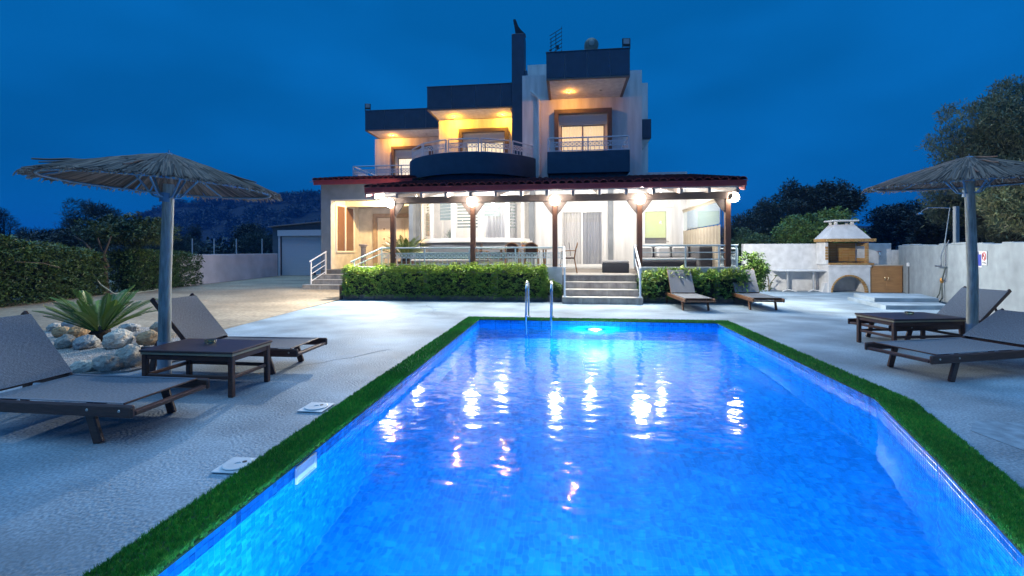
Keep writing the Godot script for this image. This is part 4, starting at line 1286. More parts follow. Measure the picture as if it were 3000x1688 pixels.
# ---------------------------------------------------------------- loungers, tables, umbrellas
func lounger(called: String, label: String, at: Vector3, turn: float, tilt: float, wood: Material, fabric: Material, w := 0.66, seat := 1.33) -> Node3D:
	# +x is the foot end, the hinge of the back at x = 0
	var o := thing(called, label, "sun lounger", at, turn, "wooden sun loungers")
	var h := 0.30
	var hz := w * 0.5
	for s in [-1, 1]:
		part(o, "side_rail", MB.new().box(Vector3((seat - 0.58) * 0.5, h - 0.045, s * (hz - 0.02)), Vector3(seat + 0.58, 0.09, 0.036), 0.012), wood)
		for q in [[seat - 0.42, 0.10], [-0.42, -0.06]]:
			part(o, "leg", MB.new().beam(Vector3(q[0], h - 0.005, s * (hz - 0.055)), Vector3(q[0] + q[1], 0.0, s * (hz - 0.055)), 0.034, 0.075, 0.008, Vector3(1, 0, 0)), wood)
	for x in [seat - 0.03, seat - 0.5, 0.02, -0.5]:
		part(o, "cross_bar", MB.new().box(Vector3(x, h - 0.065, 0), Vector3(0.05, 0.035, w - 0.08), 0.008), wood)
	for s in [-1, 1]:
		for x in [seat - 0.36, seat - 0.10, -0.40]:
			part(o, "bolt_head", MB.new().lathe([Vector2(0.011, 0), Vector2(0.009, 0.004), Vector2(0, 0.005)], 8), M.bolt, Vector3(x, h - 0.04, s * (hz - 0.001)), Vector3(s * PI / 2, 0, 0))
		part(o, "sling_hem", MB.new().box(Vector3((seat - 0.07) * 0.5, h + 0.004, s * (hz - 0.052)), Vector3(seat - 0.14, 0.003, 0.026)), M.hem)
	# seat sling, slightly sagging
	var m := MB.new()
	var n := 14
	for i in n:
		var x0 := lerpf(0.03, seat - 0.10, float(i) / n)
		var x1 := lerpf(0.03, seat - 0.10, float(i + 1) / n)
		for j in 6:
			var z0 := lerpf(-hz + 0.038, hz - 0.038, j / 6.0)
			var z1 := lerpf(-hz + 0.038, hz - 0.038, (j + 1) / 6.0)
			var f := func(x: float, z: float) -> Vector3: return Vector3(x, h + 0.002 - 0.018 * (1.0 - pow(z / (hz - 0.038), 2)) * sin(PI * clampf(x / (seat - 0.1), 0, 1)), z)
			m.quad(f.call(x0, z1), f.call(x1, z1), f.call(x1, z0), f.call(x0, z0))
	part(o, "seat_sling", m, fabric)
	part(o, "sling_rod", MB.new().tube([Vector3(seat - 0.10, h, -hz + 0.04), Vector3(seat - 0.10, h, hz - 0.04)], 0.008, 6), wood)
	# back rest
	var b := Node3D.new()
	b.name = "back_rest"
	o.add_child(b, true)
	b.position = Vector3(0.0, h - 0.01, 0)
	b.rotation.z = -tilt
	for s in [-1, 1]:
		part(b, "stile", MB.new().box(Vector3(-0.36, 0.0, s * (hz - 0.06)), Vector3(0.76, 0.06, 0.034), 0.011), wood)
	m = MB.new()
	for i in 12:
		var x0 := lerpf(-0.02, -0.69, i / 12.0)
		var x1 := lerpf(-0.02, -0.69, (i + 1) / 12.0)
		for j in 6:
			var z0 := lerpf(-hz + 0.045, hz - 0.045, j / 6.0)
			var z1 := lerpf(-hz + 0.045, hz - 0.045, (j + 1) / 6.0)
			var f := func(x: float, z: float) -> Vector3: return Vector3(x, 0.033 - 0.014 * (1.0 - pow(z / (hz - 0.045), 2)) * sin(PI * clampf(-x / 0.7, 0, 1)), z)
			m.quad(f.call(x1, z1), f.call(x0, z1), f.call(x0, z0), f.call(x1, z0))
	part(b, "back_sling", m, fabric)
	for x in [-0.05, -0.66]:
		part(b, "cross_rail", MB.new().box(Vector3(x, -0.01, 0), Vector3(0.04, 0.028, w - 0.16), 0.006), wood)
	var top := Vector3(-0.45 * cos(tilt), h - 0.03 + 0.45 * sin(tilt), 0)
	for s in [-1, 1]:
		part(o, "prop", MB.new().beam(top + Vector3(0, 0, s * (hz - 0.13)), Vector3(-0.52, h - 0.05, s * (hz - 0.13)), 0.022, 0.035, 0.005), wood)
	return o

func side_table(label: String, at: Vector3, turn: float, lx: float, lz: float, h: float, wood: Material, group: String) -> Node3D:
	var o := thing("garden_table", label, "table", at, turn, group)
	part(o, "table_top", MB.new().box(Vector3(0, h - 0.011, 0), Vector3(lx, 0.022, lz), 0.006), mat(0.11, 0.052, 0.044, 0.36, {"tex": T.grain, "scale": Vector3(0.5, 3, 3)}))
	part(o, "edge_band", MB.new().box(Vector3(0, h - 0.034, 0), Vector3(lx - 0.02, 0.022, lz - 0.02), 0.002), mat(0.42, 0.33, 0.2, 0.5))
	for s in [-1, 1]:
		part(o, "apron", MB.new().box(Vector3(0, h - 0.073, s * (lz * 0.5 - 0.035)), Vector3(lx - 0.13, 0.05, 0.026), 0.006), wood)
		part(o, "apron", MB.new().box(Vector3(s * (lx * 0.5 - 0.035), h - 0.073, 0), Vector3(0.026, 0.05, lz - 0.13), 0.006), wood)
		part(o, "stretcher", MB.new().box(Vector3(0, h * 0.42, s * (lz * 0.5 - 0.04)), Vector3(lx - 0.13, 0.035, 0.025), 0.006), wood)
		part(o, "stretcher", MB.new().box(Vector3(s * (lx * 0.5 - 0.04), h * 0.42, 0), Vector3(0.025, 0.035, lz - 0.13), 0.006), wood)
		for r in [-1, 1]:
			part(o, "leg", MB.new().box(Vector3(s * (lx * 0.5 - 0.04), (h - 0.046) * 0.5, r * (lz * 0.5 - 0.04)), Vector3(0.05, h - 0.046, 0.05), 0.007), wood)
	return o

func ashtray(label: String, at: Vector3) -> void:
	var o := thing("ashtray", label, "ashtray", at, 0.4, "glass ashtrays")
	var gm := StandardMaterial3D.new()
	gm.albedo_color = Color(0.93, 0.95, 0.82, 0.0)
	gm.refraction_enabled = true; gm.refraction_scale = 0.05; gm.roughness = 0.03
	part(o, "bowl", MB.new().lathe([Vector2(0, 0.001), Vector2(0.042, 0.001), Vector2(0.052, 0.006), Vector2(0.055, 0.036), Vector2(0.046, 0.038), Vector2(0.038, 0.014), Vector2(0, 0.010)], 24), gm)

func umbrella(label: String, at: Vector3, apex: float, lean: Vector3, sd: int) -> void:
	var o := thing("reed_umbrella", label, "umbrella", at, 0.0, "reed beach umbrellas")
	rng.seed = sd
	var pole := mat(0.50, 0.53, 0.47, 0.7, {"tex": T.grain, "scale": Vector3(3, 0.3, 3), "bump": T.bumpsoft, "depth": 0.3})
	var blue := mat(0.13, 0.27, 0.40, 0.45)
	part(o, "pole", MB.new().tube([Vector3(0, 0.30, 0), Vector3(0.01, 1.0, 0), Vector3(lean.z, apex - 0.32, 0)], [0.062, 0.058, 0.052], 16), pole)
	part(o, "ground_sleeve", MB.new().tube([Vector3(0, 0, 0), Vector3(0, 0.40, 0)], 0.066, 16), mat(0.42, 0.46, 0.50, 0.4, {"metal": 0.4}))
	part(o, "base_plate", MB.new().box(Vector3(0, 0.006, 0), Vector3(0.26, 0.012, 0.26), 0.003), mat(0.42, 0.46, 0.50, 0.4, {"metal": 0.4}))
	var c := Node3D.new()
	c.name = "canopy"
	o.add_child(c, true)
	c.position = Vector3(lean.z, apex, 0)
	c.rotation = Vector3(lean.y, 0, lean.x * 1.0)
	# surface of the canopy below its apex: drop at radius r
	var drop := func(r: float) -> float: return 0.012 + 0.235 * r + 0.062 * r * r
	var R := 1.11
	# reeds lie in three overlapping courses
	var reed := MB.new().tube([Vector3(0, 0, 0), Vector3(0, 0.004, 0.35), Vector3(0, -0.003, 0.7), Vector3(0, 0, 1)], [0.008, 0.0095, 0.0085, 0.006], 5).mesh()
	var xf := []
	var tint := []
	for q in [[0.62, 1.11, 900, 0.0], [0.33, 0.80, 680, 0.012], [0.05, 0.50, 420, 0.022], [0.66, 1.10, 640, 0.012]]:
		for k in q[2]:
			var a: float = TAU * (k + rf(-0.8, 0.8)) / q[2]
			var r0: float = q[0] + rf(-0.08, 0.08)
			var r1: float = q[1] + rf(-0.07, 0.035)
			var l: float = q[3] + rf(-0.006, 0.012)
			var p0 := Vector3(cos(a) * r0, -drop.call(r0) + l, sin(a) * r0)
			var a1: float = a + rf(-0.035, 0.035)
			var p1 := Vector3(cos(a1) * r1, -drop.call(r1) + l * 0.6 + rf(-0.01, 0.006), sin(a1) * r1)
			if rng.randf() < 0.004:
				p1.y += rf(0.02, 0.09)
			var z := p1 - p0
			var x := Vector3.UP.cross(z).normalized()
			var y := z.cross(x).normalized()
			var th := rf(0.7, 1.35)
			xf.append(Transform3D(Basis(x * th, y * th, z), p0))
			var kk := rf(0.35, 1.3)
			tint.append(Color(0.28 * kk, 0.18 * kk, 0.13 * kk) if rng.randf() < 0.75 else Color(0.19 * kk, 0.14 * kk, 0.115 * kk))
	many(c, "thatch_reeds", reed, mat(1, 1, 1, 0.8, {"tint": true}), xf, tint)
	# ragged fringe hanging at the rim
	xf = []; tint = []
	for k in 360:
		var a := rf(0, TAU)
		var r := R + rf(-0.08, 0.03)
		var p := Vector3(cos(a) * r, -drop.call(r) - 0.004, sin(a) * r)
		var z := Vector3(cos(a) * rf(0.2, 1), rf(-1.0, -0.1), sin(a) * rf(0.2, 1)).normalized() * rf(0.02, 0.055)
		var x := Vector3.UP.cross(z).normalized()
		xf.append(Transform3D(Basis(x * 0.5, z.cross(x).normalized() * 0.5, z), p))
		var kk := rf(0.7, 1.5)
		tint.append(Color(0.26 * kk, 0.20 * kk, 0.145 * kk))
	many(c, "fringe", reed, mat(1, 1, 1, 0.8, {"tint": true}), xf, tint)
	# metal frame below
	var hoop := func(r: float, dy: float, rad: float, called: String) -> void:
		var pts := []
		for k in 49:
			pts.append(Vector3(cos(TAU * k / 48) * r, -drop.call(r) - dy, sin(TAU * k / 48) * r))
		part(c, called, MB.new().tube(pts, rad, 6, false), blue)
	hoop.call(1.02, 0.03, 0.012, "hoop")
	hoop.call(0.56, 0.028, 0.005, "wire_hoop")
	for k in 6:
		var a := TAU * (k + 0.35) / 6
		var d := Vector3(cos(a), 0, sin(a))
		part(c, "rib", MB.new().tube([d * 0.05 + Vector3.DOWN * 0.05, d * 0.55 + Vector3.DOWN * (drop.call(0.55) + 0.03), d * 1.02 + Vector3.DOWN * (drop.call(1.02) + 0.03)], 0.010, 6), blue)
		part(c, "strut", MB.new().tube([d * 0.06 + Vector3.DOWN * 0.47, d * 0.12 + Vector3.DOWN * 0.46, d * 0.36 + Vector3.DOWN * (drop.call(0.36) + 0.04)], 0.012, 6), blue)
	part(c, "collar", MB.new().lathe([Vector2(0.058, -0.52), Vector2(0.066, -0.52), Vector2(0.066, -0.42), Vector2(0.058, -0.42)], 16), blue)
	part(c, "top_cap", MB.new().lathe([Vector2(0.17, -0.035), Vector2(0.10, -0.005), Vector2(0.03, 0.025), Vector2(0, 0.028)], 24), blue)
	part(c, "cap_bolt", MB.new().tube([Vector3(0, 0.02, 0), Vector3(0, 0.06, 0)], 0.006, 5), blue)

func furniture() -> void:
	M.bolt = mat(0.5, 0.48, 0.45, 0.35, {"metal": 1.0})
	M.hem = mat(0.16, 0.19, 0.23, 0.8)
	var dark := mat(0.125, 0.05, 0.034, 0.4, {"tex": T.grain, "scale": Vector3(0.5, 4, 4)})
	var teak := mat(0.22, 0.10, 0.045, 0.45, {"tex": T.grain, "scale": Vector3(0.5, 4, 4)})
	var fab := mat(0.36, 0.42, 0.50, 0.8, {"tex": T.weave, "scale": Vector3(0.9, 3, 7), "tex2": T.weave, "scale2": Vector3(7, 3, 1.1), "bump": T.bumpfine, "depth": 0.08})
	var fab2 := mat(0.42, 0.43, 0.46, 0.8, {"tex": T.weave, "scale": Vector3(0.9, 3, 7), "tex2": T.weave, "scale2": Vector3(7, 3, 1.1)})
	# label says which; each built once, since back angles differ
	lounger("sun_lounger", "dark wooden sun lounger nearest the camera at left, grey sling, back raised", Vector3(-4.41, 0, -3.25), 0.0, deg_to_rad(50), dark, fab, 0.73)
	lounger("sun_lounger", "dark wooden sun lounger behind the left umbrella pole, grey sling, back raised", Vector3(-4.34, 0, -5.07), 0.03, deg_to_rad(49), dark, fab, 0.70)
	lounger("sun_lounger", "dark wooden sun lounger nearest the camera at right, partly out of frame", Vector3(4.98, 0, -5.98), PI + 0.33, deg_to_rad(27), dark, fab, 0.74, 1.45)
	lounger("sun_lounger", "dark wooden sun lounger behind the right table and umbrella pole", Vector3(6.08, 0, -7.93), PI + 0.26, deg_to_rad(41), dark, fab, 0.72, 1.6)
	lounger("sun_lounger", "lighter brown sun lounger before the right hedge, next to the front steps", Vector3(2.91, 0, -11.95), -PI / 2 + 0.04, deg_to_rad(56), teak, fab2, 0.68)
	lounger("sun_lounger", "lighter brown sun lounger before the right hedge, nearer the barbecue", Vector3(4.54, 0, -12.2), -PI / 2 - 0.02, deg_to_rad(56), teak, fab2, 0.68)
	side_table("low dark wooden table with cream edge between the two left loungers", Vector3(-3.66, 0, -4.27), 0.0, 1.0, 0.60, 0.44, dark, "low dark garden tables")
	side_table("low dark wooden table with cream edge between the two right loungers", Vector3(4.93, 0, -7.25), 0.2, 1.12, 0.66, 0.44, dark, "low dark garden tables")
	ashtray("round glass ashtray on the left low table", Vector3(-3.72, 0.441, -4.36))
	ashtray("round glass ashtray on the right low table", Vector3(5.02, 0.441, -7.38))
	umbrella("reed umbrella on a pale pole between the left loungers, tilted up at left", Vector3(-4.47, 0, -4.58), 2.47, Vector3(-0.05, -0.01, 0.06), 31)
	umbrella("reed umbrella on a pale pole between the right loungers, cut by the frame", Vector3(5.44, 0, -6.86), 2.63, Vector3(0.02, 0.05, -0.03), 47)

func rattan_chair(label: String, at: Vector3, turn: float) -> void:
	var o := thing("rattan_chair", label, "chair", at, turn, "rattan chairs on the terrace")
	var cane := mat(0.30, 0.15, 0.06, 0.45)
	var wv := mat(0.10, 0.05, 0.03, 0.7, {"tex": T.weave, "scale": Vector3.ONE * 9.0})
	# sits facing +z, back at -z
	for s in [-1, 1]:
		part(o, "leg", MB.new().tube([Vector3(s * 0.22, 0, 0.24), Vector3(s * 0.21, 0.45, 0.2)], 0.016, 7), cane)
		part(o, "leg", MB.new().tube([Vector3(s * 0.22, 0, -0.28), Vector3(s * 0.2, 0.45, -0.2), Vector3(s * 0.2, 0.75, -0.25), Vector3(s * 0.19, 0.86, -0.29)], 0.017, 7), cane)
		part(o, "arm", MB.new().tube([Vector3(s * 0.21, 0.45, 0.2), Vector3(s * 0.24, 0.64, 0.19), Vector3(s * 0.25, 0.67, 0.12), Vector3(s * 0.22, 0.68, -0.23)], 0.014, 7), cane)
	part(o, "seat", MB.new().box(Vector3(0, 0.45, 0), Vector3(0.44, 0.04, 0.42), 0.015), wv)
	var hoop := []
	for k in 13:
		var a := PI * k / 12.0
		hoop.append(Vector3(cos(a) * 0.2, 0.76 + 0.16 * sin(a), -0.26 - 0.04 * sin(a)))
	part(o, "back_hoop", MB.new().tube(hoop, 0.018, 7), cane)
	var back := PackedVector2Array([Vector2(-0.19, 0.5), Vector2(0.19, 0.5)])
	for k in 11:
		back.append(Vector2(cos(PI * k / 10.0) * 0.19, 0.76 + 0.145 * sin(PI * k / 10.0)))
	part(o, "back_weave", MB.new().extrude(back, 0.014, Transform3D(Basis(Vector3.RIGHT, 0.13), Vector3(0, 0.03, -0.16))), wv)
	part(o, "stretcher", MB.new().tube([Vector3(-0.22, 0.15, 0.24), Vector3(0.22, 0.15, 0.24)], 0.01, 6).tube([Vector3(-0.22, 0.15, -0.25), Vector3(0.22, 0.15, -0.25)], 0.01, 6), cane)

func terrace_things() -> void:
	var y := 0.712
	rattan_chair("brown rattan chair seen from the side next to the front steps", Vector3(0.02, y, -14.05), -PI / 2)
	rattan_chair("brown rattan chair with its round back to the railing, left of two", Vector3(-1.70, y, -14.25), PI)
	rattan_chair("brown rattan chair with its round back to the railing, right of two", Vector3(-1.10, y, -14.2), PI)
	rattan_chair("brown rattan chair at the left end of the dining table", Vector3(-2.72, y, -14.6), PI / 2)
	var t := thing("dining_table", "long pale dining table between the rattan chairs", "table", Vector3(-1.45, y, -14.95))
	part(t, "table_top", MB.new().box(Vector3(0, 0.73, 0), Vector3(1.9, 0.03, 0.9), 0.008), mat(0.66, 0.60, 0.52, 0.3))
	for sx in [-1, 1]:
		part(t, "leg", MB.new().beam(Vector3(sx * 0.75, 0, 0.33), Vector3(sx * 0.75, 0.715, -0.3), 0.05, 0.05, 0.006), mat(0.35, 0.2, 0.1, 0.5))
		part(t, "leg", MB.new().beam(Vector3(sx * 0.69, 0, -0.33), Vector3(sx * 0.69, 0.715, 0.3), 0.05, 0.05, 0.006), mat(0.35, 0.2, 0.1, 0.5))
	var f := thing("flower_pot", "small pot of cream flowers on the dining table", "flower pot", Vector3(-1.40, y + 0.746, -14.85))
	part(f, "pot", MB.new().lathe([Vector2(0, 0), Vector2(0.06, 0), Vector2(0.085, 0.13), Vector2(0.07, 0.13), Vector2(0, 0.1)], 16), mat(0.5, 0.2, 0.08, 0.6))
	var fl := MB.new()
	for k in 40:
		var a := rf(0, TAU)
		var e := rf(0.1, 1.4)
		fl.lathe([Vector2(0, -0.012), Vector2(0.018, 0.0), Vector2(0, 0.012)], 6, Vector3(cos(a) * cos(e) * 0.11, 0.17 + sin(e) * 0.07, sin(a) * cos(e) * 0.11))
	part(f, "blossoms", fl, mat(0.72, 0.66, 0.42, 0.8))
	# teal bench along the bay
	var b := thing("terrace_bench", "long low bench with a teal back under the bay window", "bench", Vector3(-3.6, y, -15.1))
	part(b, "back", MB.new().box(Vector3(0, 0.52, 0), Vector3(3.1, 0.24, 0.05), 0.012), mat(0.17, 0.27, 0.26, 0.6, {"tex": T.weave, "scale": Vector3.ONE * 3}))
	part(b, "seat", MB.new().box(Vector3(0, 0.34, 0.28), Vector3(3.1, 0.1, 0.55), 0.02), mat(0.60, 0.57, 0.52, 0.7))
	for x in [-1.45, 0.0, 1.45]:
		part(b, "leg", MB.new().box(Vector3(x, 0.145, 0.28), Vector3(0.08, 0.29, 0.5), 0.008), mat(0.3, 0.28, 0.26, 0.6))
	# sofa corner
	var wick := mat(0.13, 0.13, 0.135, 0.65, {"tex": T.weave, "scale": Vector3(2, 8, 2), "bump": T.weave, "depth": 0.4})
	var cush := mat(0.56, 0.55, 0.54, 0.85, {"tex": T.soft, "bump": T.bumpsoft, "depth": 0.6})
	var s := thing("wicker_sofa", "dark wicker corner sofa with grey seat and back cushions behind the railing", "sofa", Vector3(3.15, y, -14.8))
	part(s, "base", MB.new().box(Vector3(-0.1, 0.16, 0.1), Vector3(1.75, 0.3, 0.75), 0.02), wick)
	part(s, "back", MB.new().box(Vector3(-0.1, 0.42, -0.36), Vector3(1.75, 0.76, 0.12), 0.02), wick)
	part(s, "arm", MB.new().box(Vector3(0.93, 0.40, 0.35), Vector3(0.42, 0.78, 0.95), 0.03), wick)
	part(s, "seat_cushion", MB.new().box(Vector3(-0.1, 0.38, 0.12), Vector3(1.72, 0.13, 0.72), 0.05), cush)
	for x in [-0.68, -0.12, 0.42]:
		part(s, "back_cushion", MB.new().box(Vector3(x, 0.62, -0.22), Vector3(0.5, 0.36, 0.14), 0.05, Basis(Vector3.RIGHT, -0.15)), cush)
	var p := thing("white_cushion", "white square cushion leaning on the wicker sofa", "cushion", Vector3(3.02, y + 0.45, -14.86), 0.1)
	part(p, "cover", MB.new().box(Vector3(0, 0.17, 0), Vector3(0.4, 0.34, 0.12), 0.055, Basis(Vector3.RIGHT, -0.3)), mat(0.66, 0.65, 0.64, 0.85))
	var ot := thing("wicker_ottoman", "grey wicker ottoman with a pale cushion at the top of the front steps", "ottoman", Vector3(1.48, y, -14.3), -0.1)
	part(ot, "base", MB.new().box(Vector3(0, 0.15, 0), Vector3(0.80, 0.29, 0.6), 0.02), wick)
	part(ot, "trim", MB.new().box(Vector3(-0.04, 0.15, 0.302), Vector3(0.012, 0.27, 0.006)), wick)
	part(ot, "cushion", MB.new().box(Vector3(0, 0.335, 0), Vector3(0.82, 0.09, 0.62), 0.04), cush)
	# pedestal by the entrance
	var pd := thing("stone_pedestal", "slender stone pedestal with a flared top in the entrance porch", "pedestal", Vector3(-7.78, 0.70, -16.7))
	part(pd, "shaft", MB.new().lathe([Vector2(0.0, 0), Vector2(0.14, 0.0), Vector2(0.14, 0.05), Vector2(0.10, 0.08), Vector2(0.095, 0.8), Vector2(0.11, 0.86)], 20), mat(0.40, 0.32, 0.27, 0.7, {"tex": T.fine}))
	part(pd, "capital", MB.new().lathe([Vector2(0.11, 0.86), Vector2(0.17, 0.91), Vector2(0.18, 0.93), Vector2(0.17, 0.96), Vector2(0, 0.96)], 20), mat(0.42, 0.34, 0.29, 0.7))

# ---------------------------------------------------------------- barbecue corner
func barbecue() -> void:
	var white := mat(0.70, 0.70, 0.71, 0.8, {"tex": T.soft, "world": true, "scale": Vector3.ONE * 0.7, "bump": T.bumpfine, "depth": 0.15})
	var bm := []
	for k in 4:
		bm.append(mat(0.50 + 0.04 * (k % 2), 0.27 + 0.02 * k, 0.085 + 0.012 * k, 0.7, {"tex": T.fine, "scale": Vector3.ONE * 3.0, "bump": T.bumpfine, "depth": 0.2}))
	var soot := mat(0.20, 0.105, 0.04, 0.75, {"tex": T.blotch, "scale": Vector3.ONE * 2.0})
	# walls
	var w := thing("garden_wall", "white rendered wall behind the brick barbecue", "wall", Vector3())
	part(w, "wall", MB.new().bx(6.05, 10.72, 0.0, 1.60, -16.75, -16.55, 0.01), white)
	part(w, "wall", MB.new().bx(10.722, 11.15, 0.0, 1.38, -16.75, -16.56, 0.01), white)
	var r := thing("garden_wall", "long grey rendered wall on the right, carrying the shower and signs", "wall", Vector3())
	var a := Vector3(10.92, 0, -16.54)
	var b := Vector3(5.1, 0, -2.0)
	var rw := mat(0.36, 0.42, 0.46, 0.85, {"tex": T.soft, "world": true, "scale": Vector3(0.3, 0.15, 0.3), "tex2": T.soft, "scale2": Vector3.ONE * 0.7, "bump": T.bumpsoft, "depth": 0.4})
	var dirv := (b - a).normalized()
	var nrm := Vector3(dirv.z, 0, -dirv.x)
	if nrm.x > 0: nrm = -nrm
	part(r, "wall", MB.new().beam(a - nrm * 0.1 + Vector3.UP * 0.755, b - nrm * 0.1 + Vector3.UP * 0.745, 0.2, 1.51, 0.02), rw)
	var cap := MB.new()
	for k in 36:
		var p := a.lerp(b, (k + 0.5) / 36.0) - nrm * 0.1
		cap.box(p + Vector3.UP * (1.505 + 0.015 * sin(k * 2.3) + 0.02 * sin(k * 0.7)), Vector3(0.46, 0.05, 0.19), 0.015, Basis(Vector3.UP, atan2(-dirv.z, dirv.x)))
	part(r, "mortar_cap", cap, rw)
	# barbecue
	var o := thing("brick_barbecue", "white masonry barbecue with yellow brick firebox and tapered hood", "barbecue", Vector3(9.08, 0, -16.5))
	# local: x -0.62..0.62, front at z = 0.56
	var front := PackedVector2Array([Vector2(-0.62, 0), Vector2(-0.52, 0)])
	for k in 17:
		var t := PI - PI * k / 16.0
		front.append(Vector2(0.52 * cos(t), 0.54 * sin(t)))
	front.append_array(PackedVector2Array([Vector2(0.52, 0), Vector2(0.62, 0), Vector2(0.62, 0.82), Vector2(-0.62, 0.82)]))
	front = PackedVector2Array(Array(front).filter(func(p): return true))
	var fr := PackedVector2Array()
	for p in front:
		if fr.is_empty() or fr[fr.size() - 1].distance_to(p) > 0.005:
			fr.append(p)
	part(o, "body_front", MB.new().extrude(fr, 0.10, Transform3D(Basis(), Vector3(0, 0, 0.46))), white)
	part(o, "body_side", MB.new().bx(-0.62, -0.53, 0, 0.82, -0.045, 0.458), white)
	part(o, "body_side", MB.new().bx(0.53, 0.62, 0, 0.82, -0.045, 0.458), white)
	part(o, "body_top", MB.new().bx(-0.64, 0.66, 0.822, 0.90, -0.045, 0.57, 0.01), white)
	part(o, "splayed_foot", MB.new().extrude(PackedVector2Array([Vector2(-0.78, 0), Vector2(-0.622, 0), Vector2(-0.622, 0.3), Vector2(-0.70, 0.3)]), 0.2, Transform3D(Basis(), Vector3(0, 0, 0.3))), white)
	# brick arch
	for k in 22:
		var t := PI * (k + 0.5) / 22.0
		var bb := Basis(Vector3.BACK, t)
		part(o, "arch_brick", MB.new().box(Vector3(), Vector3(0.055, 0.068, 0.13), 0.006), bm[(k * 7) % 4], Vector3(cos(t) * 0.535, sin(t) * 0.555, 0.515), Vector3(0, 0, t))
	# hearth shelf bricks
	for k in 14:
		part(o, "shelf_brick", MB.new().box(Vector3(), Vector3(0.092, 0.055, 0.20), 0.005), bm[(k * 5) % 4], Vector3(-0.56 + 0.096 * k, 0.931, 0.48))
	part(o, "hearth", MB.new().bx(-0.60, 0.62, 0.902, 0.945, -0.04, 0.376), soot)
	# firebox: brick back wall in courses, side piers
	var brick := MB.new().box(Vector3(), Vector3(0.196, 0.052, 0.05), 0.004).mesh()
	for row in 12:
		for col in 5:
			part(o, "back_brick", brick, bm[(row * 3 + col * 5) % 4], Vector3(-0.40 + 0.20 * col, 0.975 + 0.056 * row, -0.01))
	var sb := MB.new().box(Vector3(), Vector3(0.05, 0.052, 0.2), 0.004).mesh()
	for row in 12:
		for col in 2:
			part(o, "side_brick", sb, bm[(row + col * 2) % 4], Vector3(-0.555, 0.975 + 0.056 * row, 0.10 + 0.205 * col))
			if row > 9 or row < 3:
				part(o, "side_brick", sb, bm[(row + col) % 4], Vector3(0.56, 0.975 + 0.056 * row, 0.10 + 0.205 * col))
	for row in 12:
		part(o, "pier_brick", MB.new().box(Vector3(), Vector3(0.07, 0.052, 0.1), 0.004), bm[row % 4], Vector3(0.57, 0.975 + 0.056 * row, 0.47))
	part(o, "left_cheek", MB.new().bx(-0.70, -0.60, 0.902, 1.64, -0.04, 0.50, 0.01), white)
	for k in 5:
		part(o, "vent_brick", MB.new().box(Vector3(-0.655, 1.10 + 0.09 * k, 0.503), Vector3(0.085, 0.075, 0.016), 0.004), bm[k % 4])
	for x in [-0.5, 0.0, 0.5]:
		part(o, "grill_bar", MB.new().tube([Vector3(x * 0.8, 1.0, 0.02), Vector3(x * 0.8, 1.0, 0.44)], 0.008, 5), mat(0.1, 0.1, 0.1, 0.5, {"metal": 1.0}))
	part(o, "grill_rod", MB.new().tube([Vector3(-0.5, 1.0, 0.44), Vector3(0.5, 1.0, 0.44)], 0.01, 6).tube([Vector3(-0.5, 0.98, 0.30), Vector3(0.5, 0.98, 0.30)], 0.007, 5), mat(0.12, 0.12, 0.12, 0.5, {"metal": 1.0}))
	# soldier course round the hood
	part(o, "lintel", MB.new().bx(-0.74, 0.68, 1.655, 1.745, -0.04, 0.555), soot)
	for k in 22:
		part(o, "soldier_brick", MB.new().box(Vector3(), Vector3(0.066, 0.10, 0.05), 0.005), bm[(k * 3) % 4], Vector3(-0.755 + 0.0715 * k, 1.70, 0.585))
	for k in 8:
		part(o, "soldier_brick", MB.new().box(Vector3(), Vector3(0.05, 0.10, 0.066), 0.005), bm[(k * 5) % 4], Vector3(-0.77, 1.70, 0.52 - 0.0715 * k))
		part(o, "soldier_brick", MB.new().box(Vector3(), Vector3(0.05, 0.10, 0.066), 0.005), bm[(k * 5 + 1) % 4], Vector3(0.72, 1.70, 0.52 - 0.0715 * k))
	var hd := MB.new()
	var lo := [Vector3(-0.72, 1.752, 0.55), Vector3(0.66, 1.752, 0.55), Vector3(0.66, 1.752, -0.12), Vector3(-0.72, 1.752, -0.12)]
	var hi := [Vector3(-0.32, 2.22, 0.36), Vector3(0.26, 2.22, 0.36), Vector3(0.26, 2.22, -0.02), Vector3(-0.32, 2.22, -0.02)]
	for k in 4:
		hd.quad(lo[k], lo[(k + 1) % 4], hi[(k + 1) % 4], hi[k])
	hd.quad(hi[0], hi[1], hi[2], hi[3])
	hd.quad(lo[3], lo[2], lo[1], lo[0])
	part(o, "hood", hd, white)
	for q in [[-0.28, 0.32], [0.22, 0.32], [-0.28, 0.02], [0.22, 0.02]]:
		part(o, "cap_post", MB.new().box(Vector3(q[0], 2.27, q[1]), Vector3(0.08, 0.1, 0.08), 0.008), white)
	part(o, "cap_slab", MB.new().box(Vector3(-0.03, 2.345, 0.17), Vector3(0.80, 0.05, 0.55), 0.01), white)
	# sink cabinet
	var cb := thing("sink_cabinet", "orange wooden sink cabinet with two doors, right of the barbecue", "cabinet", Vector3(10.17, 0, -16.5))
	var cw := mat(0.47, 0.235, 0.09, 0.5, {"tex": T.soft, "scale": Vector3(0.5, 2, 2)})
	part(cb, "carcass", MB.new().bx(-0.46, 0.5, 0.0, 0.86, -0.045, 0.50), cw)
	for q in [[-0.46, 0.018], [0.022, 0.5]]:
		var d := Node3D.new()
		d.name = "door"
		cb.add_child(d, true)
		part(d, "panel", MB.new().bx(q[0], q[1], 0.01, 0.86, 0.502, 0.525, 0.005), cw)
		var hx: float = -0.03 if q[0] < 0 else 0.07
		part(d, "handle", MB.new().tube([Vector3(hx, 0.42, 0.525), Vector3(hx, 0.42, 0.55), Vector3(hx, 0.50, 0.55), Vector3(hx, 0.50, 0.525)], 0.011, 6), mat(0.7, 0.6, 0.4, 0.3, {"metal": 1.0}))
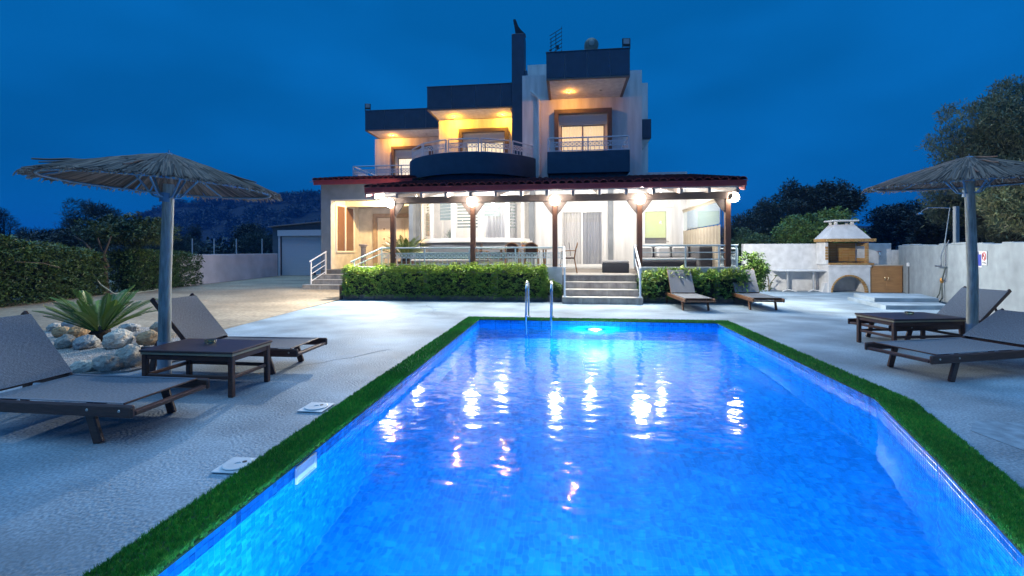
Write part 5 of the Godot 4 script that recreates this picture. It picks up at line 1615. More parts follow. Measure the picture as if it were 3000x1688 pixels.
	part(cb, "counter", MB.new().bx(-0.47, 0.52, 0.862, 0.90, -0.045, 0.54, 0.008), mat(0.46, 0.36, 0.28, 0.4))
	var tp := thing("garden_tap", "small garden tap with a red handle above the sink cabinet", "tap", Vector3(10.3, 1.28, -16.55))
	part(tp, "spout", MB.new().tube([Vector3(), Vector3(0, 0, 0.1), Vector3(0, -0.12, 0.12)], 0.014, 8), mat(0.7, 0.7, 0.7, 0.25, {"metal": 1.0}))
	part(tp, "handle", MB.new().box(Vector3(0, 0.04, 0.06), Vector3(0.14, 0.02, 0.03), 0.006), mat(0.35, 0.03, 0.04, 0.5))
	# white counter on two pedestals
	var ct := thing("white_counter", "long white counter top on two steel pedestals, left of the barbecue", "counter", Vector3(7.72, 0, -16.3))
	part(ct, "top", MB.new().box(Vector3(0, 0.70, 0), Vector3(1.56, 0.045, 0.48), 0.008), white)
	for x in [-0.36, 0.45]:
		part(ct, "pedestal", MB.new().tube([Vector3(x, 0.06, 0), Vector3(x, 0.68, 0)], 0.04, 12), mat(0.6, 0.6, 0.6, 0.3, {"metal": 0.7}))
		part(ct, "foot", MB.new().beam(Vector3(x, 0.06, 0), Vector3(x - 0.22, 0.012, 0.16), 0.06, 0.03, 0.008).beam(Vector3(x, 0.06, 0), Vector3(x + 0.24, 0.012, 0.13), 0.06, 0.03, 0.008).beam(Vector3(x, 0.06, 0), Vector3(x, 0.012, -0.2), 0.06, 0.03, 0.008), mat(0.66, 0.66, 0.66, 0.4))
	# shower on the long wall: along(z) gives a point of the wall face
	var face := func(z: float, out: float, yy: float) -> Vector3:
		var k := (z - a.z) / (b.z - a.z)
		var p := a.lerp(b, k) + nrm * out
		return Vector3(p.x, yy, p.z)
	var chrome := mat(0.55, 0.57, 0.6, 0.2, {"metal": 1.0})
	var sh := thing("garden_shower", "garden shower with curved head and bent pipe on the long grey wall", "shower", face.call(-12.3, 0, 0.0))
	var base: Vector3 = sh.position
	var F := func(z: float, out: float, yy: float) -> Vector3: return face.call(z, out, yy) - base
	part(sh, "back_post", MB.new().box(F.call(-11.95, -0.05, 1.98), Vector3(0.09, 0.86, 0.09), 0.01), mat(0.16, 0.19, 0.22, 0.7))
	part(sh, "riser_pipe", MB.new().tube([F.call(-12.32, 0.03, 0.6), F.call(-12.32, 0.03, 1.46), F.call(-12.28, -0.02, 1.62)], 0.012, 8), chrome)
	part(sh, "bent_pipe", MB.new().tube([F.call(-12.55, 0.05, 0.97), F.call(-12.55, 0.05, 1.24), F.call(-12.34, 0.05, 1.45), F.call(-12.02, 0.05, 2.30), F.call(-11.98, 0.05, 2.38)], 0.014, 8), chrome)
	part(sh, "head_arm", MB.new().tube([F.call(-11.98, 0.05, 2.38), F.call(-12.4, 0.2, 2.43), F.call(-12.75, 0.25, 2.46), F.call(-13.0, 0.28, 2.42), F.call(-13.12, 0.3, 2.36)], 0.012, 8), chrome)
	part(sh, "shower_head", MB.new().lathe([Vector2(0.0, -0.03), Vector2(0.085, -0.03), Vector2(0.08, -0.01), Vector2(0.02, 0.03)], 18, F.call(-13.14, 0.3, 2.35)), chrome)
	part(sh, "shelf", MB.new().beam(F.call(-12.8, 0.06, 0.97), F.call(-12.3, 0.06, 0.97), 0.09, 0.035, 0.008), chrome)
	part(sh, "tap_body", MB.new().lathe([Vector2(0, -0.07), Vector2(0.03, -0.06), Vector2(0.04, 0.0), Vector2(0.03, 0.06), Vector2(0, 0.07)], 12, F.call(-12.48, 0.06, 0.62)), mat(0.45, 0.22, 0.06, 0.35, {"metal": 0.9}))
	part(sh, "hose", MB.new().tube([F.call(-12.3, 0.04, 0.95), F.call(-12.42, 0.05, 0.75), F.call(-12.48, 0.06, 0.56), F.call(-12.46, 0.06, 0.2), F.call(-12.5, 0.12, 0.02)], 0.016, 8), mat(0.09, 0.11, 0.10, 0.5))
	part(sh, "hose", MB.new().tube([F.call(-12.48, 0.07, 0.56), F.call(-12.52, 0.09, 0.3), F.call(-12.72, 0.12, 0.08)], 0.013, 8), mat(0.09, 0.11, 0.10, 0.5))
	var dm := mat(0.36, 0.45, 0.53, 0.75, {"tex": T.blotch, "world": true, "scale": Vector3.ONE * 0.3})
	var da := thing("shower_step", "two low blue grey cement steps below the garden shower", "steps", Vector3(8.2, 0, -12.3))
	part(da, "lower_step", MB.new().extrude(PackedVector2Array([Vector2(-0.84, -0.75), Vector2(0.62, -0.62), Vector2(1.3, 1.3), Vector2(-0.5, 1.3)]), 0.095, Transform3D(Basis(Vector3.RIGHT, Vector3(0, 0, -1), Vector3.UP), Vector3(0, 0, 0))), dm)
	part(da, "upper_step", MB.new().extrude(PackedVector2Array([Vector2(-0.62, 0.0), Vector2(0.86, 0.05), Vector2(1.3, 1.29), Vector2(-0.35, 1.29)]), 0.095, Transform3D(Basis(Vector3.RIGHT, Vector3(0, 0, -1), Vector3.UP), Vector3(0, 0.096, 0))), dm)
	# outdoor socket
	var so := thing("outdoor_socket", "white outdoor socket with a cable down the long grey wall", "socket", face.call(-15.35, 0.0, 0.0))
	part(so, "box", MB.new().box(Vector3(nrm.x * 0.03, 0.93, nrm.z * 0.03), Vector3(0.1, 0.11, 0.06), 0.01, Basis(Vector3.UP, atan2(nrm.x, nrm.z))), mat(0.75, 0.75, 0.76, 0.4))
	part(so, "cable", MB.new().tube([nrm * 0.015 + Vector3.UP * 0.88, nrm * 0.015 + Vector3.UP * 0.05, nrm * 0.05 + Vector3.UP * 0.01], 0.012, 6), mat(0.08, 0.09, 0.10, 0.6))
	# signs, flat on the wall
	var sb2 := Basis(Vector3.UP, atan2(nrm.x, nrm.z))
	var wm := mat(0.72, 0.72, 0.74, 0.4)
	var s1 := thing("blue_notice", "narrow notice board with a blue panel on the long grey wall", "sign", face.call(-10.57, 0.006, 1.19))
	s1.basis = sb2
	part(s1, "board", MB.new().box(Vector3(0, 0, 0), Vector3(0.24, 0.34, 0.008)), wm)
	part(s1, "blue_panel", MB.new().box(Vector3(0.02, -0.02, 0.006), Vector3(0.17, 0.24, 0.003)), mat(0.04, 0.06, 0.36, 0.4))
	part(s1, "dark_square", MB.new().box(Vector3(-0.06, 0.125, 0.006), Vector3(0.08, 0.07, 0.003)), mat(0.05, 0.06, 0.09, 0.5))
	for k in 6:
		part(s1, "print_line", MB.new().box(Vector3(-0.088, 0.06 - 0.04 * k, 0.006), Vector3(0.02, 0.02, 0.003)), mat(0.1, 0.14, 0.4, 0.5))
	var s2 := thing("no_diving_sign", "white prohibition sign with a red barred circle beside the blue notice", "sign", face.call(-10.33, 0.01, 1.215))
	s2.basis = sb2
	part(s2, "board", MB.new().box(Vector3(0, 0, 0), Vector3(0.22, 0.28, 0.008)), wm)
	var red := mat(0.5, 0.03, 0.04, 0.4)
	var ringpts := []
	for k in 33:
		ringpts.append(Vector3(cos(TAU * k / 32) * 0.078, 0.035 + sin(TAU * k / 32) * 0.078, 0.006))
	part(s2, "red_ring", MB.new().tube(ringpts, 0.009, 5, false), red)
	part(s2, "diver", MB.new().beam(Vector3(-0.025, 0.07, 0.007), Vector3(0.015, 0.02, 0.007), 0.006, 0.018).beam(Vector3(-0.02, 0.065, 0.0075), Vector3(-0.045, 0.03, 0.0075), 0.006, 0.01).beam(Vector3(0.015, 0.02, 0.0072), Vector3(0.02, -0.015, 0.0072), 0.006, 0.012), mat(0.03, 0.03, 0.035, 0.5))
	part(s2, "red_bar", MB.new().beam(Vector3(-0.055, 0.09, 0.009), Vector3(0.055, -0.02, 0.009), 0.004, 0.014), red)
	var tm := TextMesh.new()
	tm.text = "No Diving"
	tm.font = font()
	tm.font_size = 24; tm.pixel_size = 0.0015; tm.depth = 0.002
	part(s2, "lettering", tm, mat(0.08, 0.08, 0.1, 0.5), Vector3(0, -0.095, 0.006))

func font() -> SystemFont:
	var f := SystemFont.new()
	f.font_names = PackedStringArray(["Droid Sans"])
	return f

# ---------------------------------------------------------------- stones, palms
func rock_mesh(size: Vector3, sd: int) -> ArrayMesh:
	var f := FastNoiseLite.new()
	f.seed = sd; f.frequency = 1.1; f.fractal_octaves = 3
	var c := FastNoiseLite.new()
	c.seed = sd + 9; c.noise_type = FastNoiseLite.TYPE_CELLULAR; c.frequency = 0.9; c.cellular_return_type = FastNoiseLite.RETURN_DISTANCE
	var nu := 30
	var nv := 18
	var g := []
	for j in nv + 1:
		var row := []
		for i in nu + 1:
			var th := PI * j / nv
			var ph := TAU * (i % nu) / nu
			var d := Vector3(sin(th) * cos(ph), cos(th), sin(th) * sin(ph))
			# planed off by a few random facets
			var r := 1.0
			var q := RandomNumberGenerator.new()
			r += 0.20 * f.get_noise_3dv(d * 1.2) + 0.10 * f.get_noise_3dv(d * 3.4) + 0.22 * c.get_noise_3dv(d * 1.3) + 0.05 * f.get_noise_3dv(d * 8.0)
			row.append(Vector3(d.x * size.x, d.y * size.y, d.z * size.z) * r * 0.55 + Vector3.UP * size.y * 0.42)
		g.append(row)
	var m := MB.new()
	for j in nv:
		for i in nu:
			var p := [g[j][i], g[j][i + 1], g[j + 1][i + 1], g[j + 1][i]]
			if j == 0: m.tri(p[0], p[2], p[3])
			elif j == nv - 1: m.tri(p[0], p[1], p[2])
			else: m.quad(p[0], p[1], p[2], p[3])
	# averaged normals, partly faceted
	var acc := {}
	for i in m.v.size():
		var k := m.v[i].snapped(Vector3.ONE * 0.0005)
		acc[k] = acc.get(k, Vector3()) + m.n[i]
	for i in m.v.size():
		m.n[i] = (acc[m.v[i].snapped(Vector3.ONE * 0.0005)].normalized() * 0.75 + m.n[i] * 0.4).normalized()
	# the winding of the grid points inward or outward: make it outward
	if m.n[300].dot(m.v[300] - Vector3.UP * size.y * 0.42) < 0:
		for i in range(0, m.v.size(), 3):
			var t := m.v[i + 1]
			m.v[i + 1] = m.v[i + 2]; m.v[i + 2] = t
			var tn := m.n[i + 1]
			m.n[i + 1] = m.n[i + 2]; m.n[i + 2] = tn
		for i in m.n.size():
			m.n[i] = -m.n[i]
	return m.mesh()

func frond_mesh(l: float, arch: float, leaf: float, pairs: int, sd: int) -> ArrayMesh:
	# cycad frond growing along +z and arching, stiff leaflets in a V
	var m := MB.new()
	var r := RandomNumberGenerator.new()
	r.seed = sd
	var P := func(t: float) -> Vector3: return Vector3(0, l * (t * 0.28 - arch * t * t), l * t * (1.0 - 0.12 * t))
	var pts := []
	for k in 9:
		pts.append(P.call(k / 8.0))
	m.tube(pts, [0.012, 0.011, 0.010, 0.009, 0.008, 0.006, 0.005, 0.004, 0.002], 4)
	for k in pairs:
		var t := lerpf(0.12, 1.0, (k + 0.5) / pairs)
		var p: Vector3 = P.call(t)
		var d: Vector3 = (P.call(minf(t + 0.02, 1.02)) - P.call(t - 0.02)).normalized()
		var up := Vector3.RIGHT.cross(d).normalized()
		if up.y < 0: up = -up
		var ll := leaf * clampf(minf(t * 3.2, (1.06 - t) * 3.6), 0.25, 1.0) * r.randf_range(0.9, 1.08)
		for s in [-1.0, 1.0]:
			var q := (Vector3(s, 0, 0) * 0.82 + d * 0.62 + up * 0.42).normalized()
			var w := q.cross(up).normalized() * 0.0048
			var e := p + q * ll - up * ll * 0.08
			var mid := p + q * ll * 0.55
			m.quad(p - w * 0.5, p + w * 0.5, mid + w, mid - w)
			m.tri(mid - w, mid + w, e)
	return m.mesh()

func cycad(o: Node3D, at: Vector3, l: float, count: int, low: float, sd: int, g: Array) -> void:
	rng.seed = sd
	var fm := []
	for q in g:
		fm.append(mat(q[0], q[1], q[2], 0.42, {"back": Color(0.10, 0.16, 0.02)}))
	var shapes := []
	for k in 5:
		shapes.append(frond_mesh(l * (0.88 + 0.06 * k), 0.05 + 0.045 * k, l * 0.125, 48, sd + k))
	for k in count:
		var ring := float(k) / count
		var el := lerpf(1.2, low, pow(ring, 0.8)) + rf(-0.08, 0.08)
		var az := k * 2.39996 + rf(-0.2, 0.2)
		part(o, "frond", shapes[rng.randi() % 5], fm[rng.randi() % fm.size()], at + Vector3(sin(az), 0, cos(az)) * 0.05, Vector3(-el + 0.27, az, 0))

# ---------------------------------------------------------------- foliage
func sprig(leaves: int, l: float, w: float, spread: float, sd: int, curl := 0.25) -> ArrayMesh:
	var m := MB.new()
	var r := RandomNumberGenerator.new()
	r.seed = sd
	for k in leaves:
		var a := r.randf() * TAU
		var e := r.randf_range(-0.5, 1.3)
		var d := Vector3(cos(a) * cos(e), sin(e), sin(a) * cos(e))
		var p := d * r.randf_range(0.0, spread)
		var q := (d + Vector3(r.randf_range(-1, 1), r.randf_range(-0.6, 0.8), r.randf_range(-1, 1)) * 0.8).normalized()
		var s := q.cross(Vector3(r.randf_range(-1, 1), 1.0, r.randf_range(-1, 1))).normalized()
		var up := s.cross(q)
		var ll := l * r.randf_range(0.75, 1.2)
		var ww := w * r.randf_range(0.8, 1.15) * 0.5
		var c := p + q * ll * 0.5 - up * ll * curl * 0.3
		var tip := p + q * ll - up * ll * curl
		var up2 := up * ww * 0.45
		m.tri(p, c, c + s * ww + up2)
		m.tri(p, c - s * ww + up2, c)
		m.tri(c, tip, c + s * ww + up2)
		m.tri(c, c - s * ww + up2, tip)
	return m.mesh()

var S := {}
func leafmat(o := {}) -> StandardMaterial3D:
	o.merge({"tint": true, "back": Color(0.20, 0.26, 0.04)})
	return mat(1, 1, 1, 0.42, o)

func rand_basis(s: float) -> Basis:
	return Basis.from_euler(Vector3(rf(-0.6, 0.6), rf(0, TAU), rf(-0.6, 0.6))).scaled(Vector3.ONE * s)

func shade(c: Array) -> Color:
	var k := rf(0.55, 1.4)
	var y := rf(0.85, 1.2)
	return Color(c[0] * k * y, c[1] * k, c[2] * k)

func crown(o: Node3D, blobs: Array, per: int, mesh: Mesh, size: Vector2, col: Array, m: Material, called := "crown") -> void:
	# blobs: [centre, radius]; sprigs lie in the outer half of every blob
	var xf := []
	var tint := []
	for b in blobs:
		var cnt := int(per * b[1] * b[1])
		for k in cnt:
			var d := Vector3(rng.randfn(), rng.randfn(), rng.randfn()).normalized()
			var p: Vector3 = b[0] + d * b[1] * pow(rng.randf(), 0.3) * Vector3(1, 0.9, 1)
			xf.append(Transform3D(rand_basis(rf(size.x, size.y)), p))
			tint.append(shade(col))
	many(o, called, mesh, m, xf, tint)

func lumps(c: Vector3, rad: Vector3, count: int, r0: float, r1: float, sd: int) -> Array:
	rng.seed = sd
	var out := []
	for k in count:
		var d := Vector3(rng.randfn(), rng.randfn(), rng.randfn()).normalized() * pow(rng.randf(), 0.4)
		var r := rf(r0, r1)
		out.append([c + Vector3(d.x * maxf(rad.x - r, 0.1), d.y * maxf(rad.y - r, 0.1), d.z * maxf(rad.z - r, 0.1)), r])
	return out

func trunk(o: Node3D, base: Vector3, tops: Array, r: float, m: Material) -> void:
	var mb := MB.new()
	var fork: Vector3 = base.lerp(tops[0], 0.38)
	fork.x = lerpf(base.x, fork.x, 0.5)
	mb.tube([base, base.lerp(fork, 0.5) + Vector3(r * 0.5, 0, 0), fork], [r * 1.2, r * 0.95, r * 0.8], 9)
	for t in tops:
		var mid: Vector3 = fork.lerp(t, 0.5) + Vector3(rf(-0.2, 0.2), rf(0.0, 0.15), rf(-0.2, 0.2)) * r * 4.0
		mb.tube([fork - Vector3.UP * r * 0.2, mid, t], [r * 0.62, r * 0.42, r * 0.15], 7)
	part(o, "trunk", mb, m)

func tree(called: String, label: String, cat: String, base: Vector3, blobs: Array, per: int, mesh: Mesh, size: Vector2, col: Array, r: float, group := "") -> void:
	var o := thing(called, label, cat, base, 0.0, group)
	var rel := []
	var tops := []
	for b in blobs:
		rel.append([b[0] - base, b[1]])
		if tops.size() < 6:
			tops.append(b[0] - base)
	trunk(o, Vector3(), tops, r, M.bark)
	crown(o, rel, per, mesh, size, col, M.leaf)

func hedge_box(o: Node3D, pts: Array, w: float, h: Array, dens: float, mesh: Mesh, size: Vector2, col: Array, col2: Array, top_bias := 0.3, core := true) -> void:
	# along a line of points: leaves on the faces of a clipped block, uneven
	var f := FastNoiseLite.new()
	f.seed = 77; f.frequency = 0.9
	var xf := []
	var tint := []
	var cm := MB.new()
	for i in pts.size() - 1:
		var a: Vector3 = pts[i]
		var b: Vector3 = pts[i + 1]
		var d := (b - a).normalized()
		var n := Vector3(-d.z, 0, d.x)
		var l := a.distance_to(b)
		var ha: float = h[i]
		var hb: float = h[i + 1]
		cm.beam(a + d * (0.25 * w) + Vector3.UP * (ha * 0.42), b - d * (0.25 * w) + Vector3.UP * (hb * 0.42), w * 0.62, minf(ha, hb) * 0.72)
		for k in int(l * (w + 2.0 * ha) * dens):
			var u := rng.randf()
			var hh := lerpf(ha, hb, u)
			var s := rng.randf() * (w + 2.0 * hh)
			var p := Vector3()
			var depth := pow(rng.randf(), 2.0) * 0.14
			if s < w:
				p = n * (s - w * 0.5) + Vector3.UP * (hh - depth)
			elif s < w + hh:
				p = n * (w * 0.5 - depth) + Vector3.UP * (s - w)
			else:
				p = -n * (w * 0.5 - depth) + Vector3.UP * (s - w - hh)
			p += a.lerp(b, u)
			var k2 := f.get_noise_3dv(p * 1.6)
			p += Vector3(0, 0.15 * k2 * clampf((p.y - a.y) / hh, 0, 1), 0) + n * 0.09 * f.get_noise_3dv(p * 2.0 + Vector3(9, 0, 0))
			xf.append(Transform3D(rand_basis(rf(size.x, size.y)), p))
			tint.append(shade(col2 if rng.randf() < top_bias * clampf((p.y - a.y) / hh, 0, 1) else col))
	# young shoots standing out of the top
	for i in pts.size() - 1:
		for k in int(pts[i].distance_to(pts[i + 1]) * 16.0):
			var u := rng.randf()
			var q: Vector3 = pts[i].lerp(pts[i + 1], u) + Vector3(rf(-0.5, 0.5) * w * 0.7, lerpf(h[i], h[i + 1], u), rf(-0.5, 0.5) * w * 0.7)
			for j in 4:
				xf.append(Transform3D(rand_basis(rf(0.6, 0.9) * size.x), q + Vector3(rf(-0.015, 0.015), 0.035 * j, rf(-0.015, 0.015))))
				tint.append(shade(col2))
	for e in [[pts[0], pts[1], h[0]], [pts[pts.size() - 1], pts[pts.size() - 2], h[h.size() - 1]]]:
		var d2: Vector3 = (e[0] - e[1]).normalized()
		var n2 := Vector3(-d2.z, 0, d2.x)
		for k in int(w * e[2] * dens * 1.6):
			var p2: Vector3 = e[0] + n2 * rf(-0.5, 0.5) * w + Vector3.UP * rf(0, 1) * e[2] + d2 * (0.04 - 0.25 * w * pow(rng.randf(), 2.0))
			xf.append(Transform3D(rand_basis(rf(size.x, size.y)), p2))
			tint.append(shade(col))
	if core:
		part(o, "branches", cm, mat(0.012, 0.014, 0.006, 0.95))
	many(o, "foliage", mesh, M.leaf, xf, tint)

func garden() -> void:
	# gravel bed with stones and a cycad
	var poly := PackedVector2Array([Vector2(-5.05, 4.7), Vector2(-4.9, 5.3), Vector2(-5.5, 6.6), Vector2(-6.2, 7.35), Vector2(-7.4, 7.45), Vector2(-8.9, 7.2), Vector2(-9.3, 6.6), Vector2(-8.2, 5.6), Vector2(-6.6, 4.7), Vector2(-5.6, 4.45)])
	var up := Transform3D(Basis(Vector3.RIGHT, Vector3(0, 0, -1), Vector3.UP), Vector3(0, 0.0, 0))
	var gb := struct("gravel_bed", MB.new().extrude(poly, 0.022, up), mat(0.60, 0.53, 0.48, 0.9, {"tex": T.fine, "world": true, "scale": Vector3.ONE * 1.2, "tex2": T.fine, "scale2": Vector3.ONE * 3.0, "bump": T.cell, "depth": 1.0}))
	var peb := MB.new().lathe([Vector2(0, -0.5), Vector2(0.42, -0.25), Vector2(0.5, 0.1), Vector2(0.3, 0.4), Vector2(0, 0.5)], 6).mesh()
	var xf := []
	var tint := []
	for k in 16000:
		var p := Vector2(rf(-9.3, -4.9), rf(4.45, 7.45))
		if Geometry2D.is_point_in_polygon(p, poly):
			var s := rf(0.007, 0.018)
			xf.append(Transform3D(Basis.from_euler(Vector3(rf(0, 3), rf(0, 3), rf(0, 3))).scaled(Vector3(s, s * 0.7, s)), Vector3(p.x, 0.024, -p.y)))
			var g := rf(0.6, 1.25)
			tint.append(Color(0.62 * g, 0.55 * g, 0.49 * g))
	var gr := many(self, "gravel", peb, mat(1, 1, 1, 0.9, {"tint": true}), xf, tint)
	meta(gr, "pale pebbly gravel spread round the cycad at left", "gravel")
	var rm := []
	for q in [[0.60, 0.53, 0.45], [0.58, 0.38, 0.21], [0.50, 0.49, 0.47], [0.78, 0.70, 0.58]]:
		rm.append(mat(q[0], q[1], q[2], 0.9, {"tex": T.fine, "scale": Vector3.ONE * 2.2, "bump": T.bumpsoft, "depth": 1.6}))
	var R := [
		[-8.92, -6.95, 0.24, 0.16, 0, "grey stone at the far left end of the rock ring"], [-8.62, -6.98, 0.30, 0.24, 2, "pointed grey stone left of the cycad, back row"], [-8.35, -7.1, 0.20, 0.15, 0, "small grey stone behind the left cycad fronds"],
		[-8.15, -6.45, 0.26, 0.20, 1, "orange brown stone left of the cycad, middle row"], [-7.80, -6.42, 0.32, 0.22, 1, "brown pitted stone touching the cycad stem at left"], [-7.15, -5.72, 0.26, 0.22, 0, "grey stone half hidden by the nearest lounger back"],
		[-6.86, -5.75, 0.40, 0.21, 2, "long smooth bluish grey stone before the cycad"], [-6.42, -5.82, 0.37, 0.29, 3, "pale rough stone in front of the cycad"], [-6.17, -6.05, 0.31, 0.24, 1, "rusty brown stone right of the pale rough stone"],
		[-6.45, -6.75, 0.22, 0.22, 1, "orange stone at the right rear of the ring"], [-6.85, -7.0, 0.38, 0.24, 0, "broad grey stone behind the rusty one"], [-6.30, -6.55, 0.20, 0.34, 3, "upright pale stone at the right of the ring"],
		[-6.55, -7.3, 0.55, 0.22, 0, "long flat grey stone behind the umbrella pole"], [-6.85, -7.4, 0.22, 0.30, 3, "pointed pale stone at the back, left of the pole"], [-5.25, -4.92, 0.36, 0.28, 3, "big whitish stone beside the low table"],
		[-5.33, -4.70, 0.33, 0.21, 0, "rounded grey brown stone left of the big whitish one"], [-5.56, -4.62, 0.27, 0.15, 3, "low white stone next to the nearest lounger back"], [-7.55, -7.05, 0.32, 0.16, 2, "low dark stone behind the cycad stem"]]
	for k in R.size():
		var q: Array = R[k]
		var o := thing("garden_stone", q[5], "stone", Vector3(q[0], 0.0, q[1]), rf(0, TAU), "stones round the gravel bed")
		part(o, "stone", rock_mesh(Vector3(q[2], q[3] * 1.05, q[2] * rf(0.65, 0.9)), 100 + k * 3), rm[q[4]])
	# cycad in the bed
	var c := thing("cycad", "green cycad palm with stiff arching fronds in the rock bed", "cycad", Vector3(-7.15, 0.02, -6.2))
	part(c, "stem", rock_mesh(Vector3(0.26, 0.24, 0.26), 61), mat(0.05, 0.032, 0.02, 0.95, {"tex": T.cell, "scale": Vector3.ONE * 5.0}))
	cycad(c, Vector3(0, 0.15, 0), 0.84, 36, 0.48, 5, [[0.07, 0.16, 0.03], [0.11, 0.2, 0.035], [0.04, 0.12, 0.03], [0.16, 0.24, 0.04]])
	# cycad in a pot on the terrace
	c = thing("cycad", "yellow green cycad in a brown pot behind the terrace railing", "cycad", Vector3(-5.02, 0.712, -13.75))
	part(c, "pot", MB.new().lathe([Vector2(0, 0), Vector2(0.17, 0), Vector2(0.25, 0.34), Vector2(0.27, 0.36), Vector2(0.23, 0.37), Vector2(0, 0.33)], 20), mat(0.16, 0.08, 0.05, 0.6))
	part(c, "stem", rock_mesh(Vector3(0.3, 0.3, 0.3), 62), mat(0.05, 0.032, 0.02, 0.95), Vector3(0, 0.28, 0))
	cycad(c, Vector3(0, 0.46, 0), 0.9, 32, 0.4, 9, [[0.12, 0.17, 0.03], [0.16, 0.2, 0.04], [0.09, 0.14, 0.025]])
	# hose along the foot of the left hedge
	var ho := thing("garden_hose", "pale garden hose hanging from the left hedge onto the driveway", "hose", Vector3(-14.9, 0, -13.2))
	part(ho, "hose", MB.new().tube([Vector3(-0.3, 0.75, 0.3), Vector3(0.1, 0.35, 0.35), Vector3(0.42, 0.05, 0.2), Vector3(0.5, 0.02, -0.4), Vector3(0.35, 0.02, -1.0), Vector3(0.3, 0.03, -1.6)], 0.02, 7), mat(0.33, 0.38, 0.33, 0.5))
	# succulent against the white wall
	var su := thing("potted_succulent", "tall branching succulent with rosettes against the white wall", "succulent", Vector3(6.75, 0, -16.25))
	var gm := mat(0.16, 0.22, 0.09, 0.5)
	var rm2 := mat(0.16, 0.11, 0.06, 0.6)
	var heads := [[Vector3(-0.12, 0.78, 0.0), 0.17, true], [Vector3(0.2, 0.5, 0.05), 0.13, false], [Vector3(0.05, 0.28, 0.1), 0.1, false], [Vector3(0.0, 0.08, 0.12), 0.12, false]]
	for q in heads:
		var e: Vector3 = q[0]
		part(su, "stem", MB.new().tube([Vector3(0, 0, 0), Vector3(e.x * 0.2, e.y * 0.55, e.z * 0.3), e], [0.022, 0.018, 0.012], 6), mat(0.2, 0.17, 0.12, 0.8))
		var ros := MB.new()
		for k in 22:
			var a := k * 2.4
			var el := lerpf(1.3, 0.0, k / 22.0)
			var d := Vector3(cos(a) * cos(el), sin(el), sin(a) * cos(el))
			var s := d.cross(Vector3.UP).normalized() * 0.018
			var l: float = q[1] * lerpf(0.4, 1.0, k / 22.0)
			ros.quad(e, e + d * l * 0.6 + s, e + d * l, e + d * l * 0.6 - s)
		part(su, "rosette", ros, rm2 if q[2] else gm)

